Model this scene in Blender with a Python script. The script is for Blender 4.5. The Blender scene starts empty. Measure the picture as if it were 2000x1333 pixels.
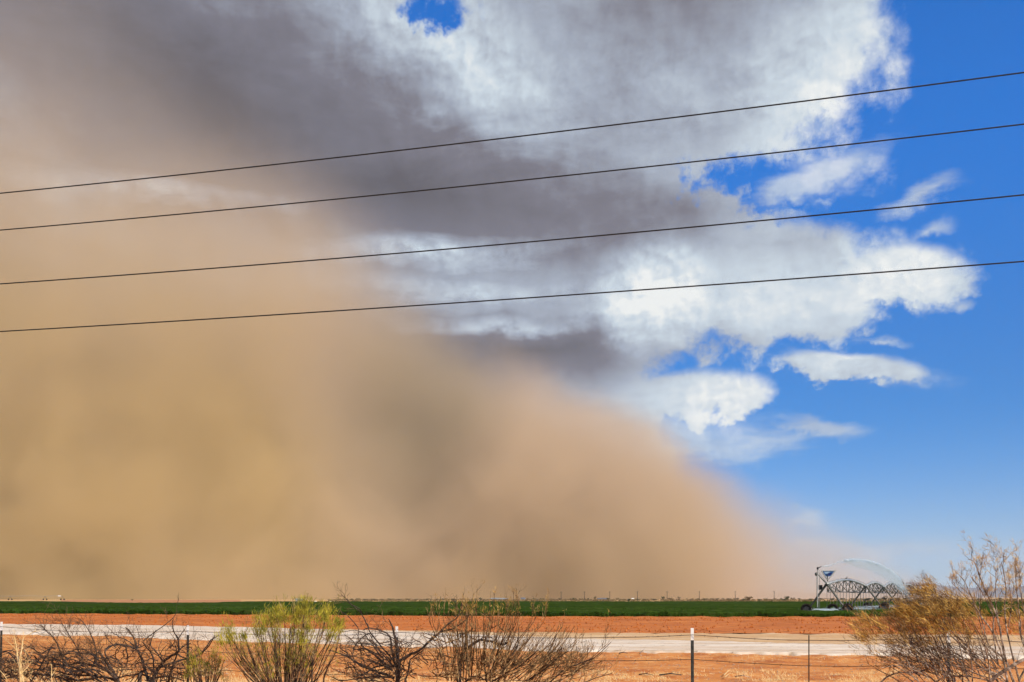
import bpy, bmesh, math, random
from mathutils import Vector, Matrix, noise as mnoise
R = math.radians
sc = bpy.context.scene
COL = sc.collection

# ---------------------------------------------------------------- camera
EYE, FOC = 2.0, 1921.0            # eye height (m), focal length in photograph pixels
HX, HY = 1000.0, 1167.5           # photograph column of the optical axis, row of the horizon
cam_d = bpy.data.cameras.new('camera')
cam = bpy.data.objects.new('camera', cam_d); COL.objects.link(cam)
cam.location = (0, 0, EYE); cam.rotation_euler = (R(90), 0, 0)
cam_d.sensor_width = 36.0; cam_d.lens = 36.0 * FOC / 2000.0
cam_d.shift_y = (HY - 666.5) / 2000.0
cam_d.clip_start = 0.1; cam_d.clip_end = 120000
sc.camera = cam

def ang(px, py):                   # photograph pixel -> (azimuth, elevation)
    x, z = (px - HX) / FOC, (HY - py) / FOC
    return math.atan2(x, 1.0), math.atan2(z, math.hypot(x, 1.0))
def gp(px, py):                    # photograph pixel -> point on the ground
    y = EYE * FOC / (py - HY); return ((px - HX) / FOC * y, y)
def at(px, py, y):                 # photograph pixel at depth y -> point in space
    return Vector(((px - HX) / FOC * y, y, EYE + (HY - py) / FOC * y))

# ---------------------------------------------------------------- light
SUN_DIR = Vector((0.62, -0.60, 0.62)).normalized()      # towards the sun
sun_d = bpy.data.lights.new('sun', 'SUN'); sun = bpy.data.objects.new('sun', sun_d); COL.objects.link(sun)
sun_d.energy = 5.0; sun_d.angle = R(0.5); sun_d.color = (1.0, 0.90, 0.74)
sun.rotation_euler = SUN_DIR.to_track_quat('Z', 'Y').to_euler()
sc.view_settings.view_transform = 'Standard'; sc.view_settings.look = 'None'
EXPO = 0.1
sc.view_settings.gamma = 1.0; sc.view_settings.exposure = EXPO; sc.view_settings.use_curve_mapping = False
cy = sc.cycles
cy.use_denoising = True
cy.use_adaptive_sampling = True; cy.adaptive_threshold = 0.02; cy.adaptive_min_samples = 20
cy.max_bounces = 5; cy.diffuse_bounces = 2; cy.glossy_bounces = 2; cy.transmission_bounces = 2
cy.volume_bounces = 2; cy.transparent_max_bounces = 24
cy.volume_max_steps = 256
cy.sample_clamp_indirect = 6.0

# ---------------------------------------------------------------- node helper
class S:                            # a socket with arithmetic
    def __init__(s, nt, sock): s.nt, s.k = nt, sock
    def m(s, op, *a, clamp=False):
        n = s.nt.nodes.new('ShaderNodeMath'); n.operation = op; n.use_clamp = clamp
        for i, v in enumerate((s,) + a):
            if isinstance(v, S): s.nt.links.new(v.k, n.inputs[i])
            else: n.inputs[i].default_value = v
        return S(s.nt, n.outputs[0])
    def __add__(s, o): return s.m('ADD', o)
    def __radd__(s, o): return s.m('ADD', o)
    def __sub__(s, o): return s.m('SUBTRACT', o)
    def __rsub__(s, o): return s.m('MULTIPLY', -1.0).m('ADD', o)
    def __mul__(s, o): return s.m('MULTIPLY', o)
    def __rmul__(s, o): return s.m('MULTIPLY', o)
    def __truediv__(s, o): return s.m('DIVIDE', o)
    def clamp01(s): return s.m('ADD', 0.0, clamp=True)
    def smooth(s, a, b):
        n = s.nt.nodes.new('ShaderNodeMapRange'); n.interpolation_type = 'SMOOTHSTEP'
        s.nt.links.new(s.k, n.inputs[0]); n.inputs[1].default_value = a; n.inputs[2].default_value = b
        return S(s.nt, n.outputs[0])
def sep(nt, vec):
    n = nt.nodes.new('ShaderNodeSeparateXYZ'); nt.links.new(vec, n.inputs[0]); return [S(nt, o) for o in n.outputs]
def comb(nt, x, y, z):
    n = nt.nodes.new('ShaderNodeCombineXYZ')
    for i, v in enumerate((x, y, z)):
        if isinstance(v, S): nt.links.new(v.k, n.inputs[i])
        else: n.inputs[i].default_value = v
    return S(nt, n.outputs[0])
def fbm(nt, vec, scale, detail=6, rough=0.55, lac=2.0, dist=0.0):
    n = nt.nodes.new('ShaderNodeTexNoise'); n.noise_dimensions = '3D'
    if vec is not None: nt.links.new(vec.k if isinstance(vec, S) else vec, n.inputs['Vector'])
    n.inputs['Scale'].default_value = scale; n.inputs['Detail'].default_value = detail
    n.inputs['Roughness'].default_value = rough; n.inputs['Lacunarity'].default_value = lac
    n.inputs['Distortion'].default_value = dist
    return S(nt, n.outputs[0])
def mixc(nt, f, a, b):
    n = nt.nodes.new('ShaderNodeMix'); n.data_type = 'RGBA'
    for i, v in ((0, f), (6, a), (7, b)):
        if isinstance(v, S): nt.links.new(v.k, n.inputs[i])
        elif isinstance(v, (int, float)): n.inputs[i].default_value = v
        else: n.inputs[i].default_value = tuple(v) + (1,) if len(v) == 3 else v
    return S(nt, n.outputs[2])
def curve(nt, val, pts):
    n = nt.nodes.new('ShaderNodeFloatCurve'); c = n.mapping.curves[0]
    while len(c.points) < len(pts): c.points.new(0.5, 0.5)
    for p, (x, y) in zip(c.points, pts): p.location = (x, y)
    n.mapping.update(); nt.links.new(val.k, n.inputs['Value']); return S(nt, n.outputs[0])
def lin(r, g, b):                   # sRGB 0..255 -> linear
    return tuple((c / 255 / 12.92 if c <= 10 else ((c / 255 + 0.055) / 1.055) ** 2.4) for c in (r, g, b))

# ---------------------------------------------------------------- world: sky with its storm clouds
w = bpy.data.worlds.new('World'); sc.world = w; w.use_nodes = True
nt = w.node_tree; nt.nodes.clear()
SKY = 0.12
sky = nt.nodes.new('ShaderNodeTexSky'); sky.sky_type = 'NISHITA'; sky.sun_disc = False
sky.sun_elevation = math.asin(SUN_DIR.z); sky.sun_rotation = math.atan2(SUN_DIR.x, SUN_DIR.y)
sky.air_density = 1.0; sky.dust_density = 0.05; sky.ozone_density = 3.0; sky.altitude = 400
tc = nt.nodes.new('ShaderNodeTexCoord')
X, Y, Z = sep(nt, tc.outputs['Generated'])
az = X.m('ARCTAN2', Y)
el = Z.m('ARCSINE')
# warped angular coordinates: billowy cloud outlines
P3 = comb(nt, az, el, 0.0)
P3s = comb(nt, az, el * 3.4, 3.0)                     # streaky coordinates (flat layers seen edge-on)
n_big = fbm(nt, P3, 5.0, 2, 0.5) - 0.5
n_mid = fbm(nt, P3, 15.0, 7, 0.60, dist=0.2) - 0.5
n_fin = fbm(nt, P3, 62.0, 4, 0.62) - 0.5
n_str = fbm(nt, P3s, 6.5, 7, 0.60, dist=0.4) - 0.5
def puffs(vec, scale, det):
    n = nt.nodes.new('ShaderNodeTexVoronoi'); n.voronoi_dimensions = '2D'; n.feature = 'F1'
    nt.links.new(vec.k, n.inputs['Vector']); n.inputs['Scale'].default_value = scale
    n.inputs['Detail'].default_value = det; n.inputs['Roughness'].default_value = 0.55; n.inputs['Lacunarity'].default_value = 2.3
    if hasattr(n, 'normalize'): n.normalize = True
    return 0.5 - S(nt, n.outputs['Distance'])
pu, pv = az + n_mid * 0.035 + n_fin * 0.012, el * 1.25 + n_mid * 0.030
n_puf = puffs(comb(nt, pu, pv, 0.0), 26.0, 3.0)         # cauliflower heads
n_puo = puffs(comb(nt, pu + 0.0055, pv + 0.0070, 0.0), 26.0, 2.0)
WV = comb(nt, az + n_big * 0.05 + n_str * 0.03 + n_fin * 0.016, el + n_mid * 0.030 + n_big * 0.03 + n_fin * 0.010 + n_puf * 0.012, 0.0)
LV = comb(nt, az + n_big * 0.10 + n_mid * 0.02, el + n_big * 0.05 + n_str * 0.04 + n_mid * 0.02, 0.0)
def blen(V, px, py, rx, ry, rot=0.0):                  # distance from a cloud's centre in units of its radii
    cu, cv = ang(px, py); k = math.cos(cu) ** 1.5 / FOC
    n = nt.nodes.new('ShaderNodeMapping'); n.vector_type = 'TEXTURE'
    n.inputs['Location'].default_value = (cu, cv, 0); n.inputs['Rotation'].default_value = (0, 0, -R(rot)); n.inputs['Scale'].default_value = (rx * k, ry * k, 1)
    nt.links.new(V.k, n.inputs[0]); l = nt.nodes.new('ShaderNodeVectorMath'); l.operation = 'LENGTH'; nt.links.new(n.outputs[0], l.inputs[0])
    return S(nt, l.outputs['Value'])
def union(lst, k=0.2):                                 # 1 at the heart of a cloud, 0 at its edge
    o = blen(WV, *lst[0])
    for q in lst[1:]: o = o.m('SMOOTH_MIN', blen(WV, *q), k)
    return 1.0 - o
def wsum(lst, k):                                      # (weight, cloud...) -> strongest weight
    o = None
    for q in lst:
        v = blen(LV, *q[1:]).m('MULTIPLY_ADD', -q[0], q[0]); o = v if o is None else o.m('SMOOTH_MAX', v, k)
    return o.m('MAXIMUM', 0.0)
thick = union([(500, 150, 1230, 640), (1315, 95, 400, 228), (1360, -120, 500, 180), (760, 560, 720, 300), (1190, 450, 270, 150), (800, 860, 560, 260)], 0.15)
thick = thick.m('MAXIMUM', (X * -1.6 - 0.35 + n_big * 0.8)).m('MAXIMUM', (Z * 1.6 - X * 0.55 - 0.85 + n_big * 0.7))            # the storm goes on to the left; unseen cloud overhead added against blue skylight
mids = union([(1480, 520, 330, 95, 3), (1755, 535, 190, 84, 6), (1530, 600, 250, 84), (1265, 600, 120, 110), (1060, 690, 420, 85, -3), (1330, 775, 190, 58),
              (1440, 782, 72, 40), (1650, 716, 165, 34, 8), (1100, 760, 260, 70)], 0.1)
wisps = union([(1650, 716, 190, 40, 9), (1715, 672, 100, 20, 18), (1640, 318, 180, 38, -14), (1800, 372, 130, 28, -12), (1545, 358, 110, 28, -10), (1340, 850, 250, 70, 6),
               (1590, 838, 120, 26, 8), (1835, 432, 60, 26), (1890, 585, 40, 18, -10), (1720, 1062, 260, 60, 3), (1592, 1014, 84, 30, 16)], 0.05)
holes = union([(872, 16, 92, 46, 5), (1500, 358, 210, 76, 4), (1650, 400, 130, 34)], 0.05)
gap0 = (holes + n_mid * 1.9 + n_fin * 1.3 - n_puf * 0.5).smooth(0.0, 0.62)
A1 = (thick + n_mid * 0.36 + n_str * 0.20 + n_fin * 0.10 + n_puf * 0.10).smooth(0.0, 0.15)
A2 = (mids + n_mid * 1.2 + n_str * 0.40 + n_fin * 0.40 + n_puf * 0.55).smooth(0.06, 0.46)
A3 = (wisps + n_str * 2.5 + n_mid * 0.5 + n_fin * 0.5).smooth(0.05, 1.0)
A = (A1.m('MAXIMUM', A2) * (1.0 - gap0)).m('MAXIMUM', A3 * 0.75)
# brightness of the cloud: sunlit edges and towers, dark bases
n_mid_o = fbm(nt, comb(nt, az + 0.010, el + 0.012, 0.0), 15.0, 5, 0.60, dist=0.2) - 0.5
relief = n_mid - n_mid_o
dark = wsum([(1.1, 420, 200, 640, 290, 12), (1.0, 780, 375, 640, 125, 6), (0.95, 1060, 690, 440, 80), (0.42, 1330, 10, 240, 110), (0.6, 1000, 470, 420, 60),
             (1.0, -700, 250, 1200, 600), (0.4, 1330, 420, 260, 60), (1.0, 760, 720, 420, 160)], 0.2)
lite = wsum([(1.7, 1265, 590, 140, 120), (0.8, 880, 90, 330, 130, 25), (0.8, 1620, 200, 240, 220), (0.9, 1760, 530, 200, 110), (0.5, 1480, 590, 300, 80), (1.0, 1420, 775, 160, 70),
             (1.05, 850, 490, 330, 34, -3), (0.8, 1000, 635, 260, 24), (1.0, 330, 372, 330, 34), (0.7, 1650, 712, 170, 50), (0.7, 830, 235, 60, 40), (0.6, 900, 560, 280, 20), (0.35, 1590, 1010, 80, 40), (0.24, 1260, 190, 380, 150)], 0.1)
rim = (thick + n_mid * 0.36 + n_str * 0.20).smooth(0.45, 0.05)
L = (0.455 - dark * 0.46 + lite * 0.40 + rim * 0.20 + (relief * 0.34 + (n_puf - n_puo) * (0.06 + lite * 0.75) + n_mid * 0.08 + n_str * 0.46 + n_big * 0.25 + n_fin * 0.02) * (1.0 - dark * 0.55) + lite * n_mid * 0.7).clamp01()
rp = nt.nodes.new('ShaderNodeValToRGB'); nt.links.new(L.k, rp.inputs[0])
e = rp.color_ramp.elements
e[0].position = 0.0; e[0].color = lin(98, 93, 98) + (1,)
e[1].position = 1.0; e[1].color = lin(246, 248, 246) + (1,)
for p, c in ((0.25, (124, 121, 131)), (0.5, (168, 176, 191)), (0.75, (208, 220, 230))):
    q = e.new(p); q.color = lin(*c) + (1,)
cloud = S(nt, rp.outputs[0])
mulv = nt.nodes.new('ShaderNodeVectorMath'); mulv.operation = 'SCALE'
nt.links.new(cloud.k, mulv.inputs[0]); mulv.inputs['Scale'].default_value = 0.96 / SKY / 2 ** EXPO
tint = mixc(nt, Z.smooth(0.0, 0.19), (0.47, 0.60, 0.88), (0.06, 0.50, 0.97))
tint = mixc(nt, Z.smooth(0.15, 0.45), tint, (0.02, 0.72, 1.52))
mt_ = nt.nodes.new('ShaderNodeVectorMath'); mt_.operation = 'MULTIPLY'
nt.links.new(sky.outputs[0], mt_.inputs[0]); nt.links.new(tint.k, mt_.inputs[1]); SKYC = S(nt, mt_.outputs[0])
col = mixc(nt, A, SKYC, S(nt, mulv.outputs[0]))
bg = nt.nodes.new('ShaderNodeBackground'); nt.links.new(col.k, bg.inputs[0]); bg.inputs[1].default_value = SKY
wo = nt.nodes.new('ShaderNodeOutputWorld'); nt.links.new(bg.outputs[0], wo.inputs[0])
w.cycles.sampling_method = 'MANUAL'; w.cycles.sample_map_resolution = 256

# ---------------------------------------------------------------- mesh helpers
rnd = random.Random(11)
class MB:
    def __init__(s): s.v, s.f = [], []
    def tube(s, pts, rad, n=4, cap=True):
        pts = [Vector(p) for p in pts]
        if len(pts) < 2: return s
        base = len(s.v); up = Vector((0.3, 0.2, 0.93))
        for i, p in enumerate(pts):
            d = (pts[min(i + 1, len(pts) - 1)] - pts[max(i - 1, 0)])
            if d.length < 1e-9: d = Vector((0, 0, 1))
            d.normalize(); a = d.cross(up)
            if a.length < 1e-3: a = d.cross(Vector((1, 0, 0)))
            a.normalize(); b = d.cross(a)
            r = rad[i] if isinstance(rad, (list, tuple)) else rad
            for k in range(n):
                t = 2 * math.pi * k / n; s.v.append(p + a * (r * math.cos(t)) + b * (r * math.sin(t)))
        for i in range(len(pts) - 1):
            for k in range(n):
                q = base + i * n + k; k2 = base + i * n + (k + 1) % n
                s.f.append((q, k2, k2 + n, q + n))
        if cap and n > 2:
            s.f.append(tuple(base + k for k in range(n))[::-1])
            e = base + (len(pts) - 1) * n; s.f.append(tuple(e + k for k in range(n)))
        return s
    def box(s, c, sx, sy, sz, ax=None):          # ax: optional (u, v, w) unit axes
        c = Vector(c); u, v, w_ = ax or (Vector((1, 0, 0)), Vector((0, 1, 0)), Vector((0, 0, 1)))
        b = len(s.v)
        for dz in (-1, 1):
            for dy in (-1, 1):
                for dx in (-1, 1): s.v.append(c + u * (dx * sx / 2) + v * (dy * sy / 2) + w_ * (dz * sz / 2))
        for q in ((0, 2, 3, 1), (4, 5, 7, 6), (0, 1, 5, 4), (1, 3, 7, 5), (3, 2, 6, 7), (2, 0, 4, 6)): s.f.append(tuple(b + k for k in q))
        return s
    def tri(s, a, b, c): n = len(s.v); s.v += [a, b, c]; s.f.append((n, n + 1, n + 2)); return s
    def quad(s, a, b, c, d): n = len(s.v); s.v += [a, b, c, d]; s.f.append((n, n + 1, n + 2, n + 3)); return s
    def lathe(s, prof, c, axis, n=16):           # prof: (radius, offset along axis)
        axis = Vector(axis).normalized(); a = axis.cross(Vector((0, 0, 1)))
        if a.length < 1e-3: a = Vector((1, 0, 0))
        a.normalize(); b = axis.cross(a); base = len(s.v); c = Vector(c)
        for r, h in prof:
            for k in range(n):
                t = 2 * math.pi * k / n; s.v.append(c + axis * h + a * (r * math.cos(t)) + b * (r * math.sin(t)))
        for i in range(len(prof) - 1):
            for k in range(n):
                q = base + i * n + k; k2 = base + i * n + (k + 1) % n; s.f.append((q, k2, k2 + n, q + n))
        return s
    def mesh(s, name, mat, smooth=False):
        me = bpy.data.meshes.new(name); me.from_pydata([tuple(p) for p in s.v], [], s.f)
        me.materials.append(mat)
        if smooth: me.polygons.foreach_set('use_smooth', [True] * len(me.polygons))
        me.update(); return me
    def build(s, name, mat, parent=None, smooth=False): return obj(name, s.mesh(name, mat, smooth), parent)
def obj(name, me, parent=None):
    o = bpy.data.objects.new(name, me); COL.objects.link(o)
    if parent: o.parent = parent
    return o
def tag(o, label=None, cat=None, group=None, kind=None):
    for k, v in (('label', label), ('category', cat), ('group', group), ('kind', kind)):
        if v: o[k] = v
    return o
def thing(name, label, cat, loc=(0, 0, 0), group=None):
    o = bpy.data.objects.new(name, None); COL.objects.link(o); o.location = loc; o.empty_display_size = 0.2
    return tag(o, label, cat, group)

# ---------------------------------------------------------------- materials
def mat(name, cols, scale=3.0, rough=0.85, detail=6, contrast=1.0, bump=0.0, bscale=None, stretch=None, metallic=0.0, spec=0.3, objc=False, extra=None):
    m = bpy.data.materials.new(name); m.use_nodes = True; nt = m.node_tree
    b = nt.nodes['Principled BSDF']; b.inputs['Roughness'].default_value = rough; b.inputs['Metallic'].default_value = metallic
    b.inputs['Specular IOR Level'].default_value = spec
    g = nt.nodes.new('ShaderNodeNewGeometry'); vec = S(nt, g.outputs['Position'])
    if objc: vec = S(nt, nt.nodes.new('ShaderNodeTexCoord').outputs['Object'])
    if stretch:
        mp = nt.nodes.new('ShaderNodeMapping'); mp.inputs['Scale'].default_value = stretch
        nt.links.new(vec.k, mp.inputs[0]); vec = S(nt, mp.outputs[0])
    n = fbm(nt, vec, scale, detail, 0.62)
    n = ((n - 0.5) * (2.2 * contrast) + 0.5).clamp01()
    r = nt.nodes.new('ShaderNodeValToRGB'); nt.links.new(n.k, r.inputs[0]); el_ = r.color_ramp.elements
    el_[0].color = tuple(cols[0]) + (1,); el_[1].color = tuple(cols[-1]) + (1,)
    for i, c in enumerate(cols[1:-1]): q = el_.new((i + 1) / (len(cols) - 1)); q.color = tuple(c) + (1,)
    c = S(nt, r.outputs[0])
    if extra: c = extra(nt, vec, c)
    nt.links.new(c.k, b.inputs['Base Color'])
    if bump:
        bn = nt.nodes.new('ShaderNodeBump'); bn.inputs['Strength'].default_value = bump
        bn.inputs['Distance'].default_value = 0.05
        h = fbm(nt, vec, bscale or scale * 4, 5, 0.6); nt.links.new(h.k, bn.inputs['Height']); nt.links.new(bn.outputs[0], b.inputs['Normal'])
    return m
def speckle(scale, col, lo, hi, amt=1.0):
    def f(nt, vec, c):
        n = fbm(nt, vec, scale, 3, 0.7).smooth(lo, hi) * amt
        return mixc(nt, n, c, col)
    return f
def streaks(nt, vec, c):            # worn wheel tracks and stained gravel along the road
    mp = nt.nodes.new('ShaderNodeMapping'); mp.inputs['Scale'].default_value = (.10, 1.3, 1); nt.links.new(vec.k, mp.inputs[0])
    n = fbm(nt, S(nt, mp.outputs[0]), 1.0, 5, 0.65).smooth(.45, .66) * 0.62
    c = mixc(nt, n, c, (.50, .27, .11))
    n2 = fbm(nt, vec, 5.0, 3, 0.7).smooth(.57, .68) * 0.8
    return mixc(nt, n2, c, (.30, .20, .13))
def croprows(nt, vec, c):           # uneven stand: thin and lush strips along the rows
    mp = nt.nodes.new('ShaderNodeMapping'); mp.inputs['Scale'].default_value = (.04, .55, .3); nt.links.new(vec.k, mp.inputs[0])
    n = fbm(nt, S(nt, mp.outputs[0]), .35, 5, 0.65)
    c = mixc(nt, n.smooth(.50, .72) * .65, c, (.070, .085, .022))
    return mixc(nt, n.smooth(.48, .30) * .7, c, (.012, .026, .003))
M = {}
M['dirt'] = mat('red_dirt', [(.39, .108, .018), (.56, .195, .038), (.66, .285, .078)], 0.8, 0.95, 10, 1.5, 0.9, 3.0, extra=speckle(7.0, (.68, .44, .22), .56, .66, .8))
M['tilled'] = mat('tilled_soil', [(.33, .082, .012), (.48, .138, .023), (.58, .195, .042)], 0.35, 0.95, 9, 1.2, 0.6, 2.0, stretch=(0.35, 1, 1), extra=speckle(2.2, (.17, .055, .02), .57, .66, .8))
M['gravel'] = mat('white_gravel', [(.56, .43, .31), (.72, .60, .47), (.81, .71, .59)], 0.7, 0.95, 8, 1.0, 0.5, 9.0, stretch=(.4, 1, 1), extra=streaks)
M['shoulder'] = mat('tan_shoulder', [(.50, .26, .10), (.60, .38, .19), (.68, .50, .31)], 0.5, 0.95, 8, 1.2, 0.5, 6.0, stretch=(.3, 1, 1), extra=speckle(3.0, (.30, .13, .06), .55, .68, .7))
M['desert'] = mat('desert_soil', [(.50, .26, .09), (.56, .33, .13), (.40, .29, .12)], 0.006, 0.95, 5, 1.3)
M['farred'] = mat('far_red_soil', [(.40, .17, .07), (.48, .22, .10)], 0.02, 0.95, 4)
M['crop'] = mat('crop_leaves', [(.017, .034, .005), (.029, .052, .008), (.046, .078, .013)], 0.16, 1.0, 8, 1.3, 0.8, 1.5, stretch=(.35, 1, 1), spec=0.0, extra=croprows)
M['crop_leaf'] = mat('crop_leaf', [(.022, .060, .006), (.036, .090, .010), (.055, .125, .016)], 1.2, 0.9, 4, 1.4, spec=0.0)
M['bark_dark'] = mat('charred_bark', [(.018, .013, .011), (.045, .032, .026), (.12, .085, .062)], 26, 0.9, 4, 1.3)
M['bark_grey'] = mat('weathered_bark', [(.035, .024, .018), (.20, .145, .105), (.58, .46, .35)], 24, 0.9, 4, 1.4)
M['twig_tan'] = mat('dry_twig', [(.022, .012, .006), (.15, .080, .030), (.50, .31, .13)], 18, 0.9, 4, 1.5)
M['twig_brown'] = mat('brown_twig', [(.018, .011, .008), (.085, .047, .026), (.30, .18, .09)], 16, 0.9, 4, 1.5)
M['twig_pale'] = mat('pale_twig', [(.05, .035, .014), (.30, .19, .075), (.58, .42, .20)], 14, 0.9, 4, 1.5)
M['gold'] = mat('golden_foliage', [(.20, .10, .016), (.55, .31, .055), (.82, .55, .16)], 9, 0.85, 4, 1.5)
M['green'] = mat('yellow_green_foliage', [(.085, .090, .010), (.27, .24, .018), (.52, .42, .045)], 8, 0.85, 4, 1.5)
M['straw'] = mat('dry_straw', [(.42, .24, .085), (.62, .42, .18), (.74, .56, .30)], 12, 0.9, 3, 1.4)
M['post'] = mat('dark_steel_post', [(.012, .014, .013), (.030, .034, .030), (.07, .05, .035)], 30, 0.6, 4, 1.0)
M['white'] = mat('white_paint', [(.66, .64, .58), (.80, .79, .75)], 30, 0.6, 4)
M['wire'] = mat('rusty_wire', [(.020, .014, .011), (.06, .035, .022)], 40, 0.7, 3)
M['cable'] = mat('black_cable', [(.010, .010, .010), (.018, .018, .018)], 3, 0.55, 3)
M['galv'] = mat('galvanised_steel', [(.26, .265, .24), (.44, .445, .41), (.58, .58, .52)], 2.5, 0.45, 4, 1.2, metallic=0.35, spec=.5)
M['dsteel'] = mat('weathered_steel', [(.052, .054, .045), (.115, .112, .093)], 4, 0.55, 4, 1.2, metallic=0.3)
M['tyre'] = mat('tyre_rubber', [(.008, .007, .006), (.030, .020, .014)], 6, 0.9, 4, 1.2)
M['rim'] = mat('muddy_rim', [(.16, .10, .07), (.30, .24, .20)], 5, 0.6, 4)
M['hose'] = mat('drop_hose', [(.10, .10, .10), (.20, .20, .20)], 3, 0.7, 2)
M['blue'] = mat('blue_sign', [(.006, .055, .17), (.015, .10, .26)], 4, 0.4, 3, spec=.5)
M['navy'] = mat('navy_print', [(.004, .012, .08), (.008, .02, .12)], 4, 0.4, 3)
M['pale'] = mat('pale_print', [(.20, .30, .42), (.28, .40, .52)], 4, 0.4, 3)
M['black'] = mat('black_box', [(.008, .008, .009), (.02, .018, .018)], 4, 0.5, 3)
M['scrub'] = mat('scrub_leaves', [(.045, .052, .022), (.085, .09, .036), (.15, .14, .06)], 0.9, 0.9, 4, 1.4)
M['scrub2'] = mat('dry_scrub', [(.10, .075, .032), (.17, .12, .05), (.24, .17, .08)], 0.9, 0.9, 4, 1.4)
M['wood'] = mat('grey_timber', [(.05, .04, .035), (.11, .09, .075)], 3, 0.9, 4)
M['roof'] = mat('metal_roof', [(.20, .23, .25), (.28, .31, .32)], 0.4, 0.5, 3)
M['roofd'] = mat('dark_roof', [(.10, .11, .13), (.16, .17, .19)], 0.4, 0.6, 3)
M['wallb'] = mat('pale_wall', [(.24, .22, .18), (.32, .29, .24)], 0.4, 0.8, 3)
M['hill'] = mat('far_hills', [(.014, .014, .020), (.028, .026, .034), (.055, .048, .050)], 0.004, 0.95, 7, 1.2)
M['stone'] = mat('stone', [(.30, .18, .11), (.50, .38, .28)], 5, 0.95, 4)
def drop_mat():
    m = bpy.data.materials.new('water_drops'); m.use_nodes = True; nt = m.node_tree
    b = nt.nodes['Principled BSDF']; b.inputs['Base Color'].default_value = (.80, .90, .95, 1); b.inputs['Roughness'].default_value = .35
    b.inputs['Alpha'].default_value = 0.42; return m
M['drops'] = drop_mat()

# ---------------------------------------------------------------- ground
def quilt(name, near, far, rows, cols, mt, zf, z0, px0=-700, px1=2700, warp=1.0, smooth=True):
    """strip of ground between two photograph rows given as functions of the column, laid out on the ground plane"""
    v, f = [], []
    for j in range(rows + 1):
        t = (j / rows) ** warp
        for i in range(cols + 1):
            px = px0 + (px1 - px0) * i / cols
            a, b = gp(px, near(px)), gp(px, far(px)) if callable(far) else None
            y = a[1] + (b[1] - a[1]) * t; x = a[0] + (b[0] - a[0]) * t
            v.append((x, y, z0 + zf(x, y, t)))
    for j in range(rows):
        for i in range(cols):
            k = j * (cols + 1) + i; f.append((k, k + 1, k + cols + 2, k + cols + 1))
    me = bpy.data.meshes.new(name); me.from_pydata(v, [], f); me.materials.append(mt)
    if smooth: me.polygons.foreach_set('use_smooth', [True] * len(f))
    return obj(name, me)
def pl(pts):                       # piecewise-linear function of the column
    def f(x):
        if x <= pts[0][0]: a, b = pts[0], pts[1]
        elif x >= pts[-1][0]: a, b = pts[-2], pts[-1]
        else:
            for a, b in zip(pts, pts[1:]):
                if a[0] <= x <= b[0]: break
        return a[1] + (b[1] - a[1]) * (x - a[0]) / (b[0] - a[0])
    return f
def wob(f, amp, fr, seed): return lambda x: f(x) + amp * (mnoise.noise((x * fr, seed, 0)) + .5 * mnoise.noise((x * fr * 3.1, seed, 4)))
crop_near = wob(pl([(-700, 1197), (0, 1199.5), (250, 1200.5), (500, 1202.5), (800, 1203.8), (1000, 1205), (1352, 1206), (2000, 1206.2), (2700, 1206.5)]), .22, .03, 1)
field_near = wob(pl([(-700, 1210), (0, 1221), (300, 1223.5), (480, 1227), (650, 1231), (800, 1233), (1000, 1236), (1352, 1238), (2000, 1241), (2700, 1244)]), .7, .02, 2)
road_top = wob(pl([(-700, 1210.3), (0, 1221.3), (300, 1223.9), (480, 1227.6), (650, 1232.2), (800, 1236.5), (1000, 1246), (1200, 1253), (1352, 1255), (1600, 1261), (2000, 1268), (2700, 1278)]), 1.1, .022, 3)
road_bot = wob(pl([(-700, 1222), (0, 1238), (250, 1244), (450, 1252), (650, 1258), (800, 1262), (1000, 1270), (1200, 1274), (1352, 1276), (1700, 1281), (2000, 1287), (2700, 1298)]), 1.7, .020, 4)
def nz(x, y, s, a, seed=0): return a * mnoise.noise((x * s, y * s, seed))
def ridged(x, y):                  # furrows run along the field
    return .035 * math.sin(y * 2 * math.pi / 3.1 + .6 * mnoise.noise((x * .02, y * .05, 3))) + nz(x, y, .9, .05, 1) + nz(x, y, .25, .06, 2)
me = bpy.data.meshes.new('ground'); s_ = 45000
me.from_pydata([(-19000, -3500, -.10), (29000, -3500, -.10), (29000, 25000, -.10), (-19000, 25000, -.10)], [], [(0, 1, 2, 3)]); me.materials.append(M['desert'])
tag(obj('ground', me), kind='structure')
def fore(x, y, t): return nz(x, y, .35, .07, 5) + nz(x, y, 1.3, .045, 6) + nz(x, y, 4.0, .02, 7)
gf = quilt('dirt_verge', lambda p: 2300, lambda p: road_bot(p) - 3, 150, 520, M['dirt'], fore, 0.0, -900, 2900, 1.6)
tag(gf, kind='structure')
tag(quilt('gravel_road', lambda p: road_bot(p) + 1.2, lambda p: road_top(p) - .4, 46, 420, M['gravel'], lambda x, y, t: .07 + nz(x, y, .5, .03, 8) + nz(x, y, 3, .012, 9) + .03 * math.sin(t * math.pi) - (.16 if t in (0, 1) else 0), .01), kind='structure')
tag(quilt('road_shoulder', lambda p: road_top(p) + 1.2, lambda p: field_near(p) - .4, 24, 420, M['shoulder'], lambda x, y, t: nz(x, y, .6, .05, 10) + nz(x, y, 2.6, .03, 11) - (.12 if t == 1 else 0), .03), kind='structure')
tag(quilt('tilled_field', lambda p: field_near(p) + .5, lambda p: crop_near(p) - .9, 84, 560, M['tilled'], lambda x, y, t: ridged(x, y) + (.10 if t > .86 else 0) * max(0, mnoise.noise((x * .5, y * .5, 9)) + .35), 0.0), kind='structure')
# red strip of bare soil behind the crop on the left
tag(quilt('bare_field', lambda p: 1179.5, lambda p: 1172.0, 6, 40, M['farred'], lambda x, y, t: .0, .02, 120, 470), kind='structure')

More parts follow.
